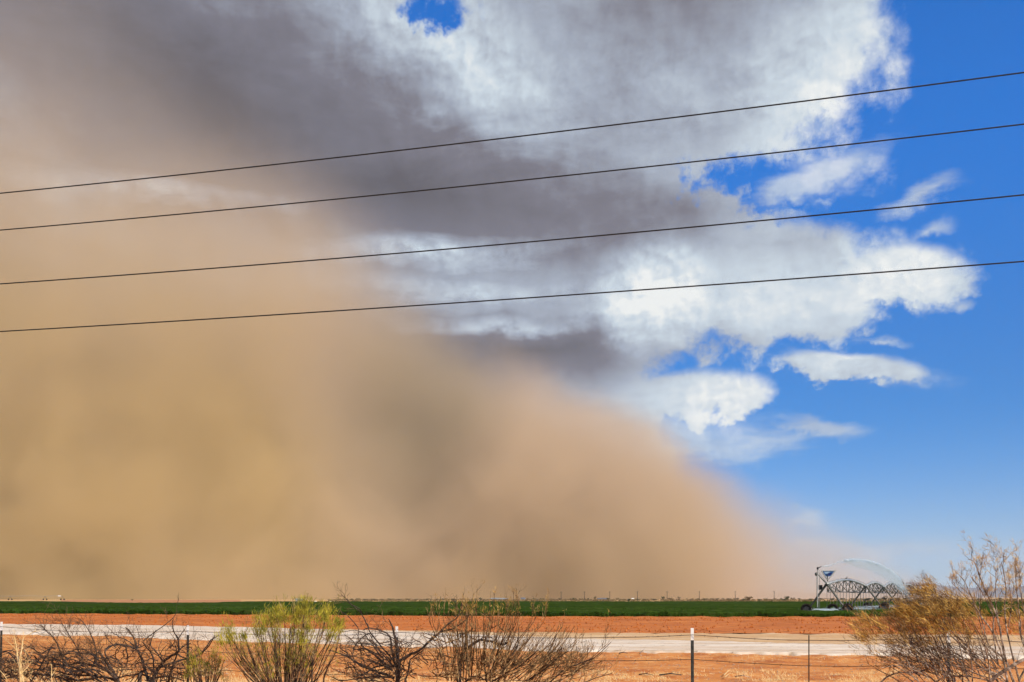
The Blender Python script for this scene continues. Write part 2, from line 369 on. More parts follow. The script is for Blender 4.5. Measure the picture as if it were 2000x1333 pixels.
# crop: one leafy canopy nobody could count
def build_crop():
    cfar = pl([(-700, 1174.6), (90, 1174.6), (230, 1177.4), (380, 1177.6), (480, 1175.0), (2700, 1175.0)])
    H = .46
    v, f = [], []; rows, cols = 130, 620; px0, px1 = -500, 2500
    for j in range(rows + 1):
        t = (j / rows) ** 2.2
        for i in range(cols + 1):
            px = px0 + (px1 - px0) * i / cols
            a = gp(px, crop_near(px)); yb = (EYE - H) * FOC / (cfar(px) - HY)
            y = a[1] + (yb - a[1]) * t; x = (px - HX) / FOC * y
            row = .09 * math.sin(y * 2 * math.pi / 1.0) if y < 160 else 0
            z = H + nz(x, y, .8, .10, 1) + nz(x, y, 2.5, .07, 2) + nz(x, y, .06, .10, 3) + row
            if j == 0: z = .02
            elif j == 1: z = H * .75 + nz(x, y, 1.5, .12, 4)
            v.append((x, y, z))
    for j in range(rows):
        for i in range(cols):
            k = j * (cols + 1) + i; f.append((k, k + 1, k + cols + 2, k + cols + 1))
    me = bpy.data.meshes.new('crop'); me.from_pydata(v, [], f)
    me.materials.append(M['crop']); o = obj('crop_canopy', me)
    tag(o, 'dense low green crop filling the field behind the red soil', 'crop', kind='stuff')
    mb = MB(); r = random.Random(5)
    for k in range(52000):
        px = r.uniform(-60, 2060); a = gp(px, crop_near(px)); d = (r.random() ** 2.4) * 60 - .25
        y = a[1] + d; x = (px - HX) / FOC * y + r.uniform(-.2, .2)
        z = (H + nz(x, y, .8, .10, 1) + nz(x, y, 2.5, .07, 2)) * r.uniform(.15 if d < .5 else .8, 1.12)
        c = Vector((x, y, z)); sz = r.uniform(.05, .13); th = r.uniform(0, 6.28)
        u = Vector((math.cos(th), math.sin(th), r.uniform(-.3, .5))) * sz; w2 = Vector((-math.sin(th), math.cos(th), r.uniform(.1, .9))) * sz
        mb.quad(c - u * .5, c + w2 * .4, c + u, c - w2 * .4)
    l = mb.build('crop_leaves', M['crop_leaf'], o); l['kind'] = 'stuff'
build_crop()

# hills far beyond the plain
def build_hills(name, prof, y0, depth, seed):
    f = pl(prof); v, fc = [], []; cols, rows = 240, 26; px0, px1 = prof[0][0], prof[-1][0]
    for j in range(rows + 1):
        t = j / rows; y = y0 + depth * t
        for i in range(cols + 1):
            px = px0 + (px1 - px0) * i / cols
            h = (HY - f(px)) / FOC * (y0 + depth * .5) * math.sin(math.pi * t) ** .8
            x = (px - HX) / FOC * (y0 + depth * .5)
            h *= 1 + .28 * mnoise.noise((x / 700, y / 700, seed)) * (1 if abs(t - .5) > .1 else .35) + .10 * mnoise.noise((x / 200, y / 200, seed))
            v.append((x, y, max(h - 3, -.6)))
    for j in range(rows):
        for i in range(cols):
            k = j * (cols + 1) + i; fc.append((k, k + 1, k + cols + 2, k + cols + 1))
    me = bpy.data.meshes.new(name); me.from_pydata(v, [], fc); me.materials.append(M['hill'])
    me.polygons.foreach_set('use_smooth', [True] * len(fc))
    tag(obj(name, me), kind='structure')
build_hills('hills', [(1000, 1167), (1300, 1164), (1430, 1165), (1460, 1160), (1481, 1153), (1500, 1158.5), (1520, 1157.5), (1535, 1154.5), (1560, 1157.5), (1590, 1159.5), (1640, 1156), (1700, 1160), (1740, 1164), (1900, 1166)], 15000, 2000, 3)
build_hills('hills', [(1500, 1167), (1680, 1163), (1740, 1148), (1760, 1139), (1778, 1135), (1800, 1139.5), (1830, 1146.5), (1870, 1149.5), (1920, 1146.5), (1960, 1149), (2000, 1145), (2100, 1140), (2300, 1150), (2600, 1167)], 18500, 2500, 8)

# ---------------------------------------------------------------- overhead power lines
WIRE_L = ['topmost of the four overhead power lines crossing the sky', 'second overhead power line from the top',
          'third overhead power line from the top, crossing the bright clouds', 'lowest overhead power line, nearest the dust wall']
for (yl, ym, yr), lab, yo in zip(((378, 268.5, 142), (450, 354.5, 243), (555, 476, 381), (648, 584.5, 511)), WIRE_L, (0, .5, .15, .4)):
    # the lines run away to the left like the fence; 1/depth is linear along them
    v0, dm = -7000.0, 13.0 + yo
    def dep(px): return dm * (HX - v0) / (px - v0)
    a, b, c = at(0, yl, dep(0)), at(1000, ym, dep(1000)), at(2000, yr, dep(2000))
    d = (c - a); d.z = 0; L_ = d.length; d.normalize()
    def hz_(p): return (p - a).dot(d)
    tb, tcx = hz_(b), L_
    # parabola through the three points = a hanging cable
    A_ = ((c.z - a.z) / tcx - (b.z - a.z) / tb) / (tcx - tb); B_ = (b.z - a.z) / tb - A_ * tb
    A_ = max(A_, .0006)
    pts = [a + d * t + Vector((0, 0, A_ * t * t + B_ * t)) for t in [-34 + 1.2 * k for k in range(75)]]
    o = MB().tube(pts, .0088, 6).build('power_line', M['cable'], smooth=True)
    tag(o, lab, 'power line', 'overhead power lines')

# ---------------------------------------------------------------- wire fence
def fd(px): return FOC / (123.0 + (px - 3) * (177 - 123) / 1349.0)      # depth of the fence along the photograph
fence = thing('wire_fence', 'barbed wire fence on dark steel posts with white painted tips', 'fence', tuple(at(1352, 1227, fd(1352)) * Vector((1, 1, 0)) if False else (at(1352, 1227, fd(1352)).x, at(1352, 1227, fd(1352)).y, 0)))
FO = Vector(fence.location)
def t_post(top, tip, lean):
    mb = MB(); h = top.z - tip + .05; mb2 = MB()
    for m_, z0, z1 in ((mb, -.05, top.z - tip), (mb2, top.z - tip, top.z)):
        def P(z): return Vector((top.x + lean * (z - top.z), top.y, z))
        c0, c1 = P(z0), P(z1); k = (c0 + c1) / 2
        ax = (c1 - c0).normalized(); u = Vector((1, 0, 0)); v_ = ax.cross(u).normalized(); u = v_.cross(ax)
        m_.box(k, .034, .006, (c1 - c0).length, (u, v_, ax)); m_.box(k + v_ * .0172, .006, .028, (c1 - c0).length, (u, v_, ax))
    for i in range(int((top.z - tip) / .055)): mb.box((top.x + lean * (i * .055 - top.z), top.y - .0065, i * .055 + .03), .012, .008, .016)
    return mb, mb2
posts = [(-420, 1208), (3, 1215), (367, 1222), (775, 1224), (1352, 1227), (1853, 1229), (2330, 1231)]
PT = []
for px, py in posts:
    top = at(px, py, fd(px)) - Vector((FO.x, FO.y, 0)); PT.append(top)
    a, b = t_post(top, .135, {3: .02, 1352: -.004}.get(px, 0.0))
    p = a.build('post', M['post'], fence)
    q = b.build('tip', M['white'], p); q['label'] = 'white painted post tip'
for k, (off, sag) in enumerate(((.075, .05), (.345, .045), (.60, .04))):
    mb = MB(); r = random.Random(k)
    for a, b in zip(PT, PT[1:]):
        A0, B0 = a - Vector((0, .014, off)), b - Vector((0, .014, off)); pts = []
        for i in range(25):
            t = i / 24; p = A0.lerp(B0, t); p.z -= sag * 4 * t * (1 - t) + (.012 * mnoise.noise((p.x * 1.1, k, 2)) if 0 < i < 24 else 0); pts.append(p)
        mb.tube(pts, .0032, 4)
        n = int((b - a).length / .13)
        for i in range(1, n):
            t = i / n; q = A0.lerp(B0, t); q.z -= sag * 4 * t * (1 - t); d = Vector((r.uniform(-1, 1), r.uniform(-1, 1), r.uniform(-1, 1))).normalized() * .014
            mb.tube([q - d, q + d], .0022, 3)
    mb.build('wire', M['wire'], fence)
stt = at(1580, 1241, fd(1580)) - Vector((FO.x, FO.y, 0))
MB().tube([stt, stt - Vector((0.0, 0, .8)), (stt.x, stt.y, -.02)], .0065, 5).build('stay', M['wire'], fence)

# ---------------------------------------------------------------- irrigation pivot
TW = [(1615, 28.5), (1691, 24.5), (1726, 22.3), (1758, 20.2), (1790, 16.5), (1822, 13.0)]
S1 = 16.75; HUB = EYE + 28.5 / S1
T = []
for px, h in TW:
    s_ = S1 * h / 28.5; T.append(Vector(((px - HX) / s_, FOC / s_, 0)))
pivot = thing('irrigation_pivot', 'long galvanised centre-pivot irrigation machine with arched trusses standing in the green crop', 'irrigation machine', T[0])
def loc(p): return Vector(p) - T[0]
def tyre_mesh(D=1.32, W=.40):
    R_ = D / 2; pr = [(R_ * .55, -W * .32), (R_ * .62, -W * .46), (R_ * .9, -W * .5), (R_, -W * .32), (R_, W * .32), (R_ * .9, W * .5), (R_ * .62, W * .46), (R_ * .55, W * .32)]
    mb = MB().lathe(pr, (0, 0, 0), (0, 1, 0), 22)
    for i in range(22):                              # tread lugs
        t = 2 * math.pi * i / 22; ax = Vector((math.cos(t), 0, math.sin(t))); tg = Vector((-math.sin(t), 0, math.cos(t))); s2 = 1 if i % 2 else -1
        sl = (Vector((0, 1, 0)) + tg * .5 * s2).normalized()
        mb.box(ax * (R_ + .012) + Vector((0, .08 * s2, 0)), .05, .20, .045, (ax, sl, ax.cross(sl)))
    rm = MB().lathe([(.02, -.05), (.10, -.07), (R_ * .3, -.02), (R_ * .56, -.12), (R_ * .56, .12), (R_ * .3, .02), (.10, .07), (.02, .05)], (0, 0, 0), (0, 1, 0), 16)
    return mb.mesh('tyre', M['tyre']), rm.mesh('rim', M['rim'], True)
TY, RM = tyre_mesh()
def pipe_z(t, camber): return HUB - .12 + camber * math.sin(math.pi * t)
for i, p in enumerate(T):
    dn = (T[i + 1] - p if i + 1 < len(T) else p - T[i - 1]).normalized(); pr = Vector((dn.y, -dn.x, 0)); b = loc(p); half = 2.35
    apex = b + Vector((0, 0, HUB - .22))
    to = MB().box(apex + Vector((0, 0, .03)), .34, .8, .16, (pr, dn, Vector((0, 0, 1)))).build('drive_tower', M['dsteel'], pivot)
    tw = MB()
    tw.box(b + Vector((0, 0, .62)), half * 2 - .4, .13, .16, (pr, dn, Vector((0, 0, 1))))
    tw.build('base_beam', M['dsteel'], to)
    MB().box(b + Vector((0, 0, 1.9)), 1.9, .05, .05, (pr, dn, Vector((0, 0, 1)))).build('cross_brace', M['dsteel'], to)
    for sd in (-1, 1):
        foot = b + pr * (sd * (half - .25)) + Vector((0, 0, .66))
        for off in (-.28, .28):
            MB().tube([apex + dn * off + pr * (sd * .1), foot + dn * (off * .35)], .085, 6).build('leg', M['dsteel'], to)
        wh = bpy.data.objects.new('wheel', TY); COL.objects.link(wh); wh.parent = to
        wh.location = b + pr * (sd * half) + Vector((0, 0, .60)); wh.rotation_euler = (0, 0, math.atan2(dn.y, dn.x) - math.pi / 2)
        rm = bpy.data.objects.new('rim', RM); COL.objects.link(rm); rm.parent = to; rm.location = wh.location; rm.rotation_euler = wh.rotation_euler
    if i == 0:
        wh = bpy.data.objects.new('wheel', TY); COL.objects.link(wh); wh.parent = to
        wh.location = b + pr * .45 + dn * 1.0 + Vector((0, 0, .60)); wh.rotation_euler = (0, 0, math.atan2(dn.y, dn.x) - math.pi / 2)
        MB().tube([b + pr * .45 + dn * .05 + Vector((0, 0, .6)), b + pr * .45 + dn * 1.0 + Vector((0, 0, .6))], .05, 6).build('axle', M['dsteel'], to)
        MB().box(b + pr * .95 + Vector((0, 0, .58)), .62, .2, .22, (pr, dn, Vector((0, 0, 1)))).build('gear_motor', M['galv'], to)
        MB().box(b - pr * 1.25 + Vector((0, 0, .60)), .5, .2, .2, (pr, dn, Vector((0, 0, 1)))).build('gear_motor', M['galv'], to)
    MB().box(apex - pr * .72 + Vector((0, 0, -.30 if i == 0 else -.1)), .38 if i == 0 else .2, .3, .56 if i == 0 else .3, (pr, dn, Vector((0, 0, 1)))).build('control_box', M['black'], to)
HOSE = {}
def hose_mesh(h):
    k = round(h, 1)
    if k not in HOSE:
        HOSE[k] = MB().tube([(0, 0, 0), (.01, 0, -k * .5), (0, 0, -k + .15)], .024, 4).tube([(0, 0, -k + .15), (0, 0, -k)], .035, 5).mesh('drop_hose', M['hose'])
    return HOSE[k]
for i in range(len(T) - 1):
    a, b = loc(T[i]), loc(T[i + 1]); dn = (b - a); Ls = dn.length; dn.normalize(); pr = Vector((dn.y, -dn.x, 0)); cam_ = (.62, .55, .75, .75, .7)[i]
    def pp(t, cam_=cam_, a=a, b=b): q = a.lerp(b, t); q.z = pipe_z(t, cam_); return q
    N_ = 28; main = MB().tube([pp(k / N_) for k in range(N_ + 1)], .14, 8)
    so = main.build('span_pipe', M['galv'], pivot, True)
    MB().tube([pp(k / N_) + Vector((0, 0, .20)) + pr * .05 for k in range(N_ + 1)], .018, 4).build('control_cable', M['dsteel'], so)
    nb = 6 if i == 0 else 5
    low = {}
    for sd in (-1, 1):
        ch = []
        for k in range(nb + 1):
            t = k / nb
            if k in (0, nb): q = pp(t) + Vector((0, 0, -.08))
            else: q = pp(t) + pr * (sd * .75); q.z = HUB - 1.10 + .10 * math.sin(math.pi * t)
            ch.append(q)
        low[sd] = ch
        for k in range(nb): MB().tube([ch[k], ch[k + 1]], .045, 4).build('truss_rod', M['dsteel'], so)
        for k in range(1, nb):
            MB().tube([ch[k], pp((k - .5) / nb)], .050, 4).build('truss_strut', M['dsteel'], so)
            MB().tube([ch[k], pp((k + .5) / nb)], .050, 4).build('truss_strut', M['dsteel'], so)
    for k in range(1, nb): MB().tube([low[-1][k], low[1][k]], .02, 4).build('truss_spreader', M['dsteel'], so)
    nh = 26 if i == 0 else 12
    for k in range(nh):
        t = (k + .5) / nh; q = pp(t) + pr * (.10 if k % 2 else -.10); h = q.z - .80
        ho = obj('drop_hose', hose_mesh(h), so); ho.location = q
# end boom, end gun, sign
dn = (T[1] - T[0]).normalized(); pr = Vector((dn.y, -dn.x, 0))
E = at(1597, 1121, 112.5) - T[0]; A0 = Vector((0, 0, HUB - .12))
boom = MB().tube([A0, A0.lerp(E, .5) + Vector((0, 0, -.02)), E], .075, 7).build('end_boom', M['galv'], pivot, True)
MB().tube([E + Vector((0, 0, .55)), Vector((E.x, E.y, .9))], .055, 5).build('drop_pipe', M['galv'], boom)
MB().tube([E + Vector((.22, 0, .1)), Vector((E.x + .22, E.y, .9))], .022, 5).build('drop_pipe', M['hose'], boom)
MB().tube([E + Vector((-.12, 0, -.1)), Vector((E.x - .12, E.y, .8))], .02, 5).build('drop_hose', M['dsteel'], boom)
MB().tube([E + Vector((0, 0, .0)), E + Vector((0, 0, .62))], .07, 7).build('end_gun_riser', M['galv'], boom)
MB().lathe([(.02, -.16), (.10, -.12), (.12, 0), (.09, .12), (.02, .15)], E + Vector((0, 0, .62)), (0, 0, 1), 10).tube([E + Vector((0, 0, .62)), E + Vector((.55, .35, .86))], [.07, .035], 7).build('end_gun', M['black'], boom, True)
MB().lathe([(.02, -.2), (.13, -.16), (.16, 0), (.13, .16), (.02, .2)], E + Vector((-.17, 0, -.05)), (0, 0, 1), 10).build('booster_pump', M['dsteel'], boom, True)
MB().tube([E + Vector((0, 0, .55)), A0 + Vector((.15, 0, .25)), A0 + dn * 3 + Vector((0, 0, .2))], .02, 4).build('stay_cable', M['galv'], boom)
MB().tube([E + Vector((0, 0, .28)), A0 + Vector((.0, 0, .12))], .03, 4).build('stay_rod', M['galv'], boom)
def sg(px, py): return at(px, py, 113.6) - T[0]
TL, TR, BT = sg(1604.5, 1115.3), sg(1631.5, 1115.3), sg(1616.5, 1133.5)
fr = MB()
for p, q in ((TL, TR), (TL, BT), (TR, BT)): fr.tube([p, q], .06, 5)
sign = fr.build('sign_frame', M['galv'], pivot)
def lp(u, v_): l, r2 = TL.lerp(BT, v_), TR.lerp(BT, v_); return l.lerp(r2, u)
def panel(name, u0, u1, v0_, v1_, m_, yo, par):
    mb = MB(); fq = [lp(u0, v0_), lp(u1, v0_), lp(u1, v1_), lp(u0, v1_)]; y0 = Vector((0, yo, 0)); y1 = Vector((0, yo + .012, 0))
    n = 0; mb.v = [p + y0 for p in fq] + [p + y1 for p in fq]
    mb.f = [(0, 1, 2, 3), (7, 6, 5, 4), (0, 4, 5, 1), (1, 5, 6, 2), (2, 6, 7, 3), (3, 7, 4, 0)]; return mb.build(name, m_, par)
pn = panel('sign_panel', .06, .94, .05, .60, M['blue'], 0, sign)
panel('sign_print', .16, .62, .10, .30, M['pale'], -.014, sign); panel('sign_print', .50, .86, .22, .48, M['navy'], -.016, sign)
MB().tube([sg(1616, 1124), sg(1616, 1136)], .055, 6).tube([sg(1612.5, 1123.2), sg(1616.5, 1123.2)], .05, 6).build('sign_post', M['black'], sign)
# bird on the first arch
def bird(p):
    t = thing('bird', 'small dark bird perched on the first arch of the irrigation pipe', 'bird', p)
    MB().lathe([(.005, -.17), (.05, -.13), (.085, -.02), (.08, .06), (.04, .12), (.005, .15)], (0, 0, .12), (.75, 0, .66), 9).build('body', M['dsteel'], t, True)
    MB().lathe([(.005, -.06), (.045, -.03), (.05, .01), (.02, .05), (.004, .10)], (.10, 0, .27), (.9, 0, .1), 8).build('head', M['dsteel'], t, True)
    MB().quad(Vector((-.08, -.02, .06)), Vector((-.08, .02, .06)), Vector((-.24, .03, -.04)), Vector((-.24, -.03, -.04))).build('tail', M['dsteel'], t)
    for sy in (-.02, .02): MB().tube([(0, sy, .06), (.01, sy, 0)], .006, 4).build('leg', M['dsteel'], t)
q = T[0].lerp(T[1], .46); bird((q.x, q.y, pipe_z(.46, .62) + .085))

# water thrown by the end gun and the sprinklers
def tet(mb, c, r, rg):
    n = len(mb.v)
    for k in ((1, 1, 1), (-1, -1, 1), (-1, 1, -1), (1, -1, -1)): mb.v.append(c + Vector(k) * (r * .6))
    mb.f += [(n, n + 1, n + 2), (n, n + 3, n + 1), (n, n + 2, n + 3), (n + 1, n + 3, n + 2)]
def build_jet():
    r = random.Random(4); G0 = E + T[0] + Vector((.5, .3, .85))
    arc = [(1605, 1112.5, 112.6), (1618, 1106, 113.5), (1635, 1099, 115), (1655, 1094.8, 117), (1675, 1093.5, 119), (1695, 1096.5, 121.5), (1715, 1103, 124), (1735, 1113, 127), (1752, 1126, 130), (1766, 1142, 133)]
    A3 = [at(*p) for p in arc]; A3[0] = G0
    def ev(t):
        t *= len(A3) - 1; i = min(int(t), len(A3) - 2); return A3[i].lerp(A3[i + 1], t - i)
    core = MB()
    for k in range(5000):
        t = r.random() ** .8; sp = .02 + .10 * t
        tet(core, ev(t) + Vector((r.gauss(0, sp), r.gauss(0, sp), r.gauss(0, sp))), r.uniform(.012, .028), r)
    for t0 in (.32, .38, .42, .56, .60, .66, .67, .73, .79):   # bright slugs of water
        for k in range(90):
            t = t0 + r.gauss(0, .008); tet(core, ev(t) + Vector((r.gauss(0, .13), r.gauss(0, .13), r.gauss(0, .10))), r.uniform(.04, .08), r)
    for k in range(36000):                                      # drops falling out of the jet
        t = .30 + .70 * r.random() ** .75; f = r.random() ** 1.6
        p = ev(t); p.z -= f * (.3 + 3.0 * (t - .2)); p.x += f * .9
        tet(core, p + Vector((r.gauss(0, .2), r.gauss(0, .4), r.gauss(0, .12))), r.uniform(.010, .026), r)
    o = core.build('water_jet', M['drops'])
    tag(o, 'arc of water thrown from the end gun of the irrigation machine', 'water spray', kind='stuff')
    sp_ = MB()
    for i in range(len(T) - 1):
        for k in range((4200, 6000, 4200, 3800, 3600)[i]):
            t = r.random(); q = T[i].lerp(T[i + 1], t); f = r.random()
            sp_tri = Vector((r.gauss(0, 1.5), r.gauss(0, 1.2), 0)); q = q + sp_tri; q.z = .42 + .40 * (1 - f ** .5)
            tet(sp_, q, r.uniform(.014, .034), r)
    for k in range(2600):
        q = T[0] + Vector((r.uniform(-1.9, .6), r.gauss(-1.5, .7), 0)); q.z = .42 + .32 * (1 - r.random() ** .5); tet(sp_, q, r.uniform(.016, .038), r)
    o = sp_.build('sprinkler_spray', M['drops'])
    tag(o, 'low white spray drifting under the irrigation drop hoses', 'water spray', kind='stuff')
build_jet()

# second machine far away on the left
far = thing('irrigation_pivot', 'distant faint irrigation machine at the left edge of the horizon', 'irrigation machine', ((60 - HX) / FOC * 760, 760, 0))
fx = lambda px: (px - 60) / FOC * 760
MB().tube([(fx(-60), 0, 3.0), (fx(-20), 0, 3.3), (fx(20), 0, 3.0), (fx(55), 0, 3.35), (fx(88), 0, 3.0), (fx(104), 0, 3.3), (fx(122), 0, 3.1)], .10, 5).build('span_pipe', M['galv'], far)
for px in (20, 88, 122):
    for sx in (-1, 1): MB().tube([(fx(px), 0, 3.0), (fx(px) + sx * 1.2, 0, .3)], .09, 5).build('leg', M['dsteel'], far)
    for sx in (-1, 1): MB().lathe([(.1, -.15), (.55, -.17), (.62, 0), (.55, .17), (.1, .15)], (fx(px) + sx * 1.3, 0, .6), (0, 1, 0), 12).build('wheel', M['tyre'], far)
MB().box((fx(116), -.1, 3.25), 2.2, .06, .8).build('sign_panel', M['white'], far)

# ---------------------------------------------------------------- far scrub, poles and farm buildings
def scrub_mesh(seed, mt, tall):
    r = random.Random(seed); mb = MB()
    for k in range(5): a = r.uniform(0, 6.28); mb.tube([(0, 0, -.02), (.12 * math.cos(a), .12 * math.sin(a), .3), (.3 * math.cos(a), .3 * math.sin(a), .62)], [.035, .025, .012], 4)
    ns = len(mb.f); cl = [(r.uniform(-.34, .34), r.uniform(-.3, .3), r.uniform(.34, .80), r.uniform(.13, .24)) for _ in range(9)]
    for k in range(420):
        cx, cy_, cz, cr = r.choice(cl); d = Vector((r.gauss(0, 1), r.gauss(0, 1), r.gauss(0, 1))).normalized() * cr * r.random() ** .4
        c = Vector((cx, cy_, cz)) + d; c.z = max(c.z, .06); u = Vector((r.gauss(0, 1), r.gauss(0, 1), r.gauss(0, 1))).normalized() * .055; v = u.cross(Vector((r.gauss(0, 1), r.gauss(0, 1), r.gauss(0, 1)))).normalized() * .04
        mb.quad(c - u, c - v, c + u, c + v)
    cr_ = MB(); cr_.v = mb.v; cr_.f = mb.f[ns:]; st = MB(); st.v = mb.v; st.f = mb.f[:ns]
    return cr_.mesh('crown', mt), st.mesh('trunk', M['wood'])
SCR = [scrub_mesh(k, M['scrub2'] if k % 3 == 2 else M['scrub'], 1) for k in range(6)]
bush = []   # (column, base row, width, height) in the photograph
bush += [(258, 1173.4, 5, 3.2), (655, 1172.6, 6, 2.4), (664, 1172.4, 9, 3), (676, 1172.4, 8, 2.2), (688, 1172.6, 9, 3.2), (699, 1172.2, 9, 3.4), (713, 1172.2, 13, 2.6), (730, 1172.2, 14, 3),
         (746, 1172.2, 11, 2.6), (762, 1172.2, 13, 3.2), (779, 1172.2, 14, 2.4), (797, 1172.2, 13, 3), (815, 1172.2, 12, 2.6), (834, 1172.2, 14, 3.2), (852, 1172.2, 12, 2.6), (868, 1172.2, 14, 3.2),
         (886, 1172.2, 12, 2.8), (905, 1172.2, 13, 3), (939, 1172.4, 9, 5.5), (926, 1172, 12, 3), (1031, 1173, 7, 4.5), (1043, 1172, 9, 3), (1060, 1172.2, 12, 3), (1076, 1172.2, 10, 2.6),
         (1094, 1172.4, 7, 3.8), (1105, 1172.2, 8, 2.6), (1114, 1172.6, 5, 4), (1121, 1173, 8, 5), (1135, 1173, 9, 4), (1142, 1171.8, 4, 3.6), (1148, 1172, 5, 4), (1162, 1171.5, 8, 6), (1131, 1175, 5, 2.6), (1168, 1175, 5, 2),
         (1189, 1173.4, 10, 5.4), (1206, 1171.6, 8, 3.4), (1227.5, 1175.4, 11, 6), (1246, 1172.2, 12, 3), (1260, 1172.6, 12, 3), (1275, 1172.6, 14, 3), (1295, 1171.6, 8, 6.4), (1309, 1171.8, 10, 3.6), (1327, 1171.4, 8, 6),
         (1341, 1171.4, 4, 3.4), (1351, 1171.8, 8, 3), (1363, 1172.2, 10, 3.2), (1376, 1172.4, 14, 3.6), (1391, 1172.2, 10, 3.6), (1401, 1171.6, 9, 3.2), (1412, 1171.4, 7, 4), (1424, 1171.8, 13, 3.4), (1439, 1171.6, 12, 3.4),
         (1454, 1175, 10, 6), (1462, 1173.8, 16, 8.4), (1482, 1174.6, 8, 5), (1497, 1171.8, 14, 3), (1514, 1171.6, 12, 3), (1529, 1174.8, 13, 6), (1536, 1173, 14, 8.4), (1548, 1171.8, 10, 4.2), (1562, 1171.6, 10, 3),
         (1581, 1174.4, 13, 6), (1600, 1171.8, 13, 3.4), (1626, 1174, 9, 5), (1646, 1171.8, 12, 3.6), (1664, 1172.2, 10, 4), (1690, 1175.2, 22, 7), (1714, 1174, 14, 7), (1731, 1174.5, 18, 10), (1752, 1174, 12, 6),
         (1770, 1172.4, 14, 4), (1795, 1172, 12, 3.4), (1825, 1172.2, 14, 4), (1852, 1172, 12, 3), (1880, 1172, 16, 3.4), (1912, 1172, 14, 3), (1950, 1172, 16, 3.8), (1982, 1172, 14, 3)]
bush.sort()
ORD = ['leftmost', 'second', 'third', 'fourth', 'fifth', 'sixth', 'seventh', 'eighth', 'ninth', 'tenth', 'eleventh', 'twelfth']
ones = ['', 'first', 'second', 'third', 'fourth', 'fifth', 'sixth', 'seventh', 'eighth', 'ninth']; tens = {2: 'twent', 3: 'thirt', 4: 'fort', 5: 'fift', 6: 'sixt', 7: 'sevent', 8: 'eight'}
teen = ['tenth', 'eleventh', 'twelfth', 'thirteenth', 'fourteenth', 'fifteenth', 'sixteenth', 'seventeenth', 'eighteenth', 'nineteenth']
def ordn(n): return ones[n] if n < 10 else teen[n - 10] if n < 20 else tens[n // 10] + ('ieth' if n % 10 == 0 else 'y-' + ones[n % 10])
for i, (px, py, bw, bh) in enumerate(bush):
    x, y = gp(px, py); s_ = FOC / y; cr_, st = SCR[i % 6]
    t = thing('scrub_bush', '%s %s bush from the left in the far scrub line' % (ordn(i + 1), 'dry brownish' if i % 6 in (2, 5) else 'dark green'), 'bush', (x, y, -.1), 'far scrub bushes')
    t.scale = (bw / s_ * 1.05, bw / s_ * 1.05, bh / s_ * 1.1); t.rotation_euler = (0, 0, i * 1.7)
    obj('crown', cr_, t); obj('trunk', st, t)
pm = MB().tube([(0, 0, -.1), (0, 0, 7.6)], [.26, .20], 6).mesh('pole', M['wood']); xm = MB().box((0, 0, 6.9), 2.4, .16, .18).mesh('crossarm', M['wood'])
for k, px in enumerate((1096, 1141.5, 1191, 1245, 1303, 1366, 1436, 1512)):
    y = 880 - k * 8; t = thing('utility_pole', '%s thin wooden utility pole from the left on the horizon' % ordn(k + 1), 'utility pole', ((px - HX) / FOC * y, y, -.1), 'utility poles on the horizon')
    obj('pole', pm, t); obj('crossarm', xm, t)
def barn(px0, px1, py_top, py_eave, py_base, lab, roof, name='barn'):
    x0, y = gp(px0, py_base); x1 = (px1 - HX) / FOC * y; s_ = FOC / y; W_ = x1 - x0; D_ = W_ * .6; he = (py_base - py_eave) / s_; ht = (py_base - py_top) / s_
    t = thing(name, lab, 'building', ((x0 + x1) / 2, y + D_ / 2, -.1)); w2, d2 = W_ / 2, D_ / 2; ht += .1; he += .1
    mb = MB(); mb.v = [Vector(p) for p in ((-w2, -d2, 0), (w2, -d2, 0), (w2, d2, 0), (-w2, d2, 0), (-w2, -d2, he), (w2, -d2, he), (w2, d2, he), (-w2, d2, he), (-w2, 0, ht - .05), (w2, 0, ht - .05))]
    mb.f = [(0, 1, 5, 4), (2, 3, 7, 6), (1, 2, 6, 9, 5), (3, 0, 4, 8, 7)]; mb.build('wall', M['wallb'], t)
    o_ = W_ * .04; rb = MB()
    for sg_ in (-1, 1):
        rb.v += [Vector((-w2 - o_, sg_ * (d2 + o_), he - .1)), Vector((w2 + o_, sg_ * (d2 + o_), he - .1)), Vector((w2 + o_, 0, ht)), Vector((-w2 - o_, 0, ht)), Vector((-w2 - o_, sg_ * (d2 + o_), he + .1)), Vector((w2 + o_, sg_ * (d2 + o_), he + .1)), Vector((w2 + o_, 0, ht + .2)), Vector((-w2 - o_, 0, ht + .2))]
        b_ = len(rb.v) - 8; rb.f += [tuple(b_ + k for k in q) for q in ((0, 1, 2, 3), (4, 7, 6, 5), (0, 4, 5, 1), (3, 2, 6, 7), (0, 3, 7, 4), (1, 5, 6, 2))]
    rb.build('roof', roof, t)
    MB().box((w2 * .2, -d2 - .03, he * .4), W_ * .2, .08, he * .8).build('door', M['roofd'], t)
barn(957, 974, 1168.6, 1170, 1172, 'low pale green metal barn behind the tan bush twigs', M['roof'])
barn(976, 993, 1169, 1170.4, 1172, 'low blue-grey barn just right of the pale green barn', M['roof'])
barn(1017, 1026, 1168, 1170, 1172, 'small farm house with dark roof on the horizon', M['roofd'], 'farm_house')
barn(1168, 1186, 1168.8, 1170.4, 1172, 'long bluish farm shed among the far trees', M['roofd'], 'farm_shed')
barn(576, 590, 1170.2, 1171.2, 1175.6, 'silver trailer standing at the far edge of the crop', M['roof'], 'farm_trailer')
barn(1233.5, 1238.5, 1169, 1170, 1171.6, 'tiny bright white roofed shed on the horizon', M['white'], 'farm_shed')
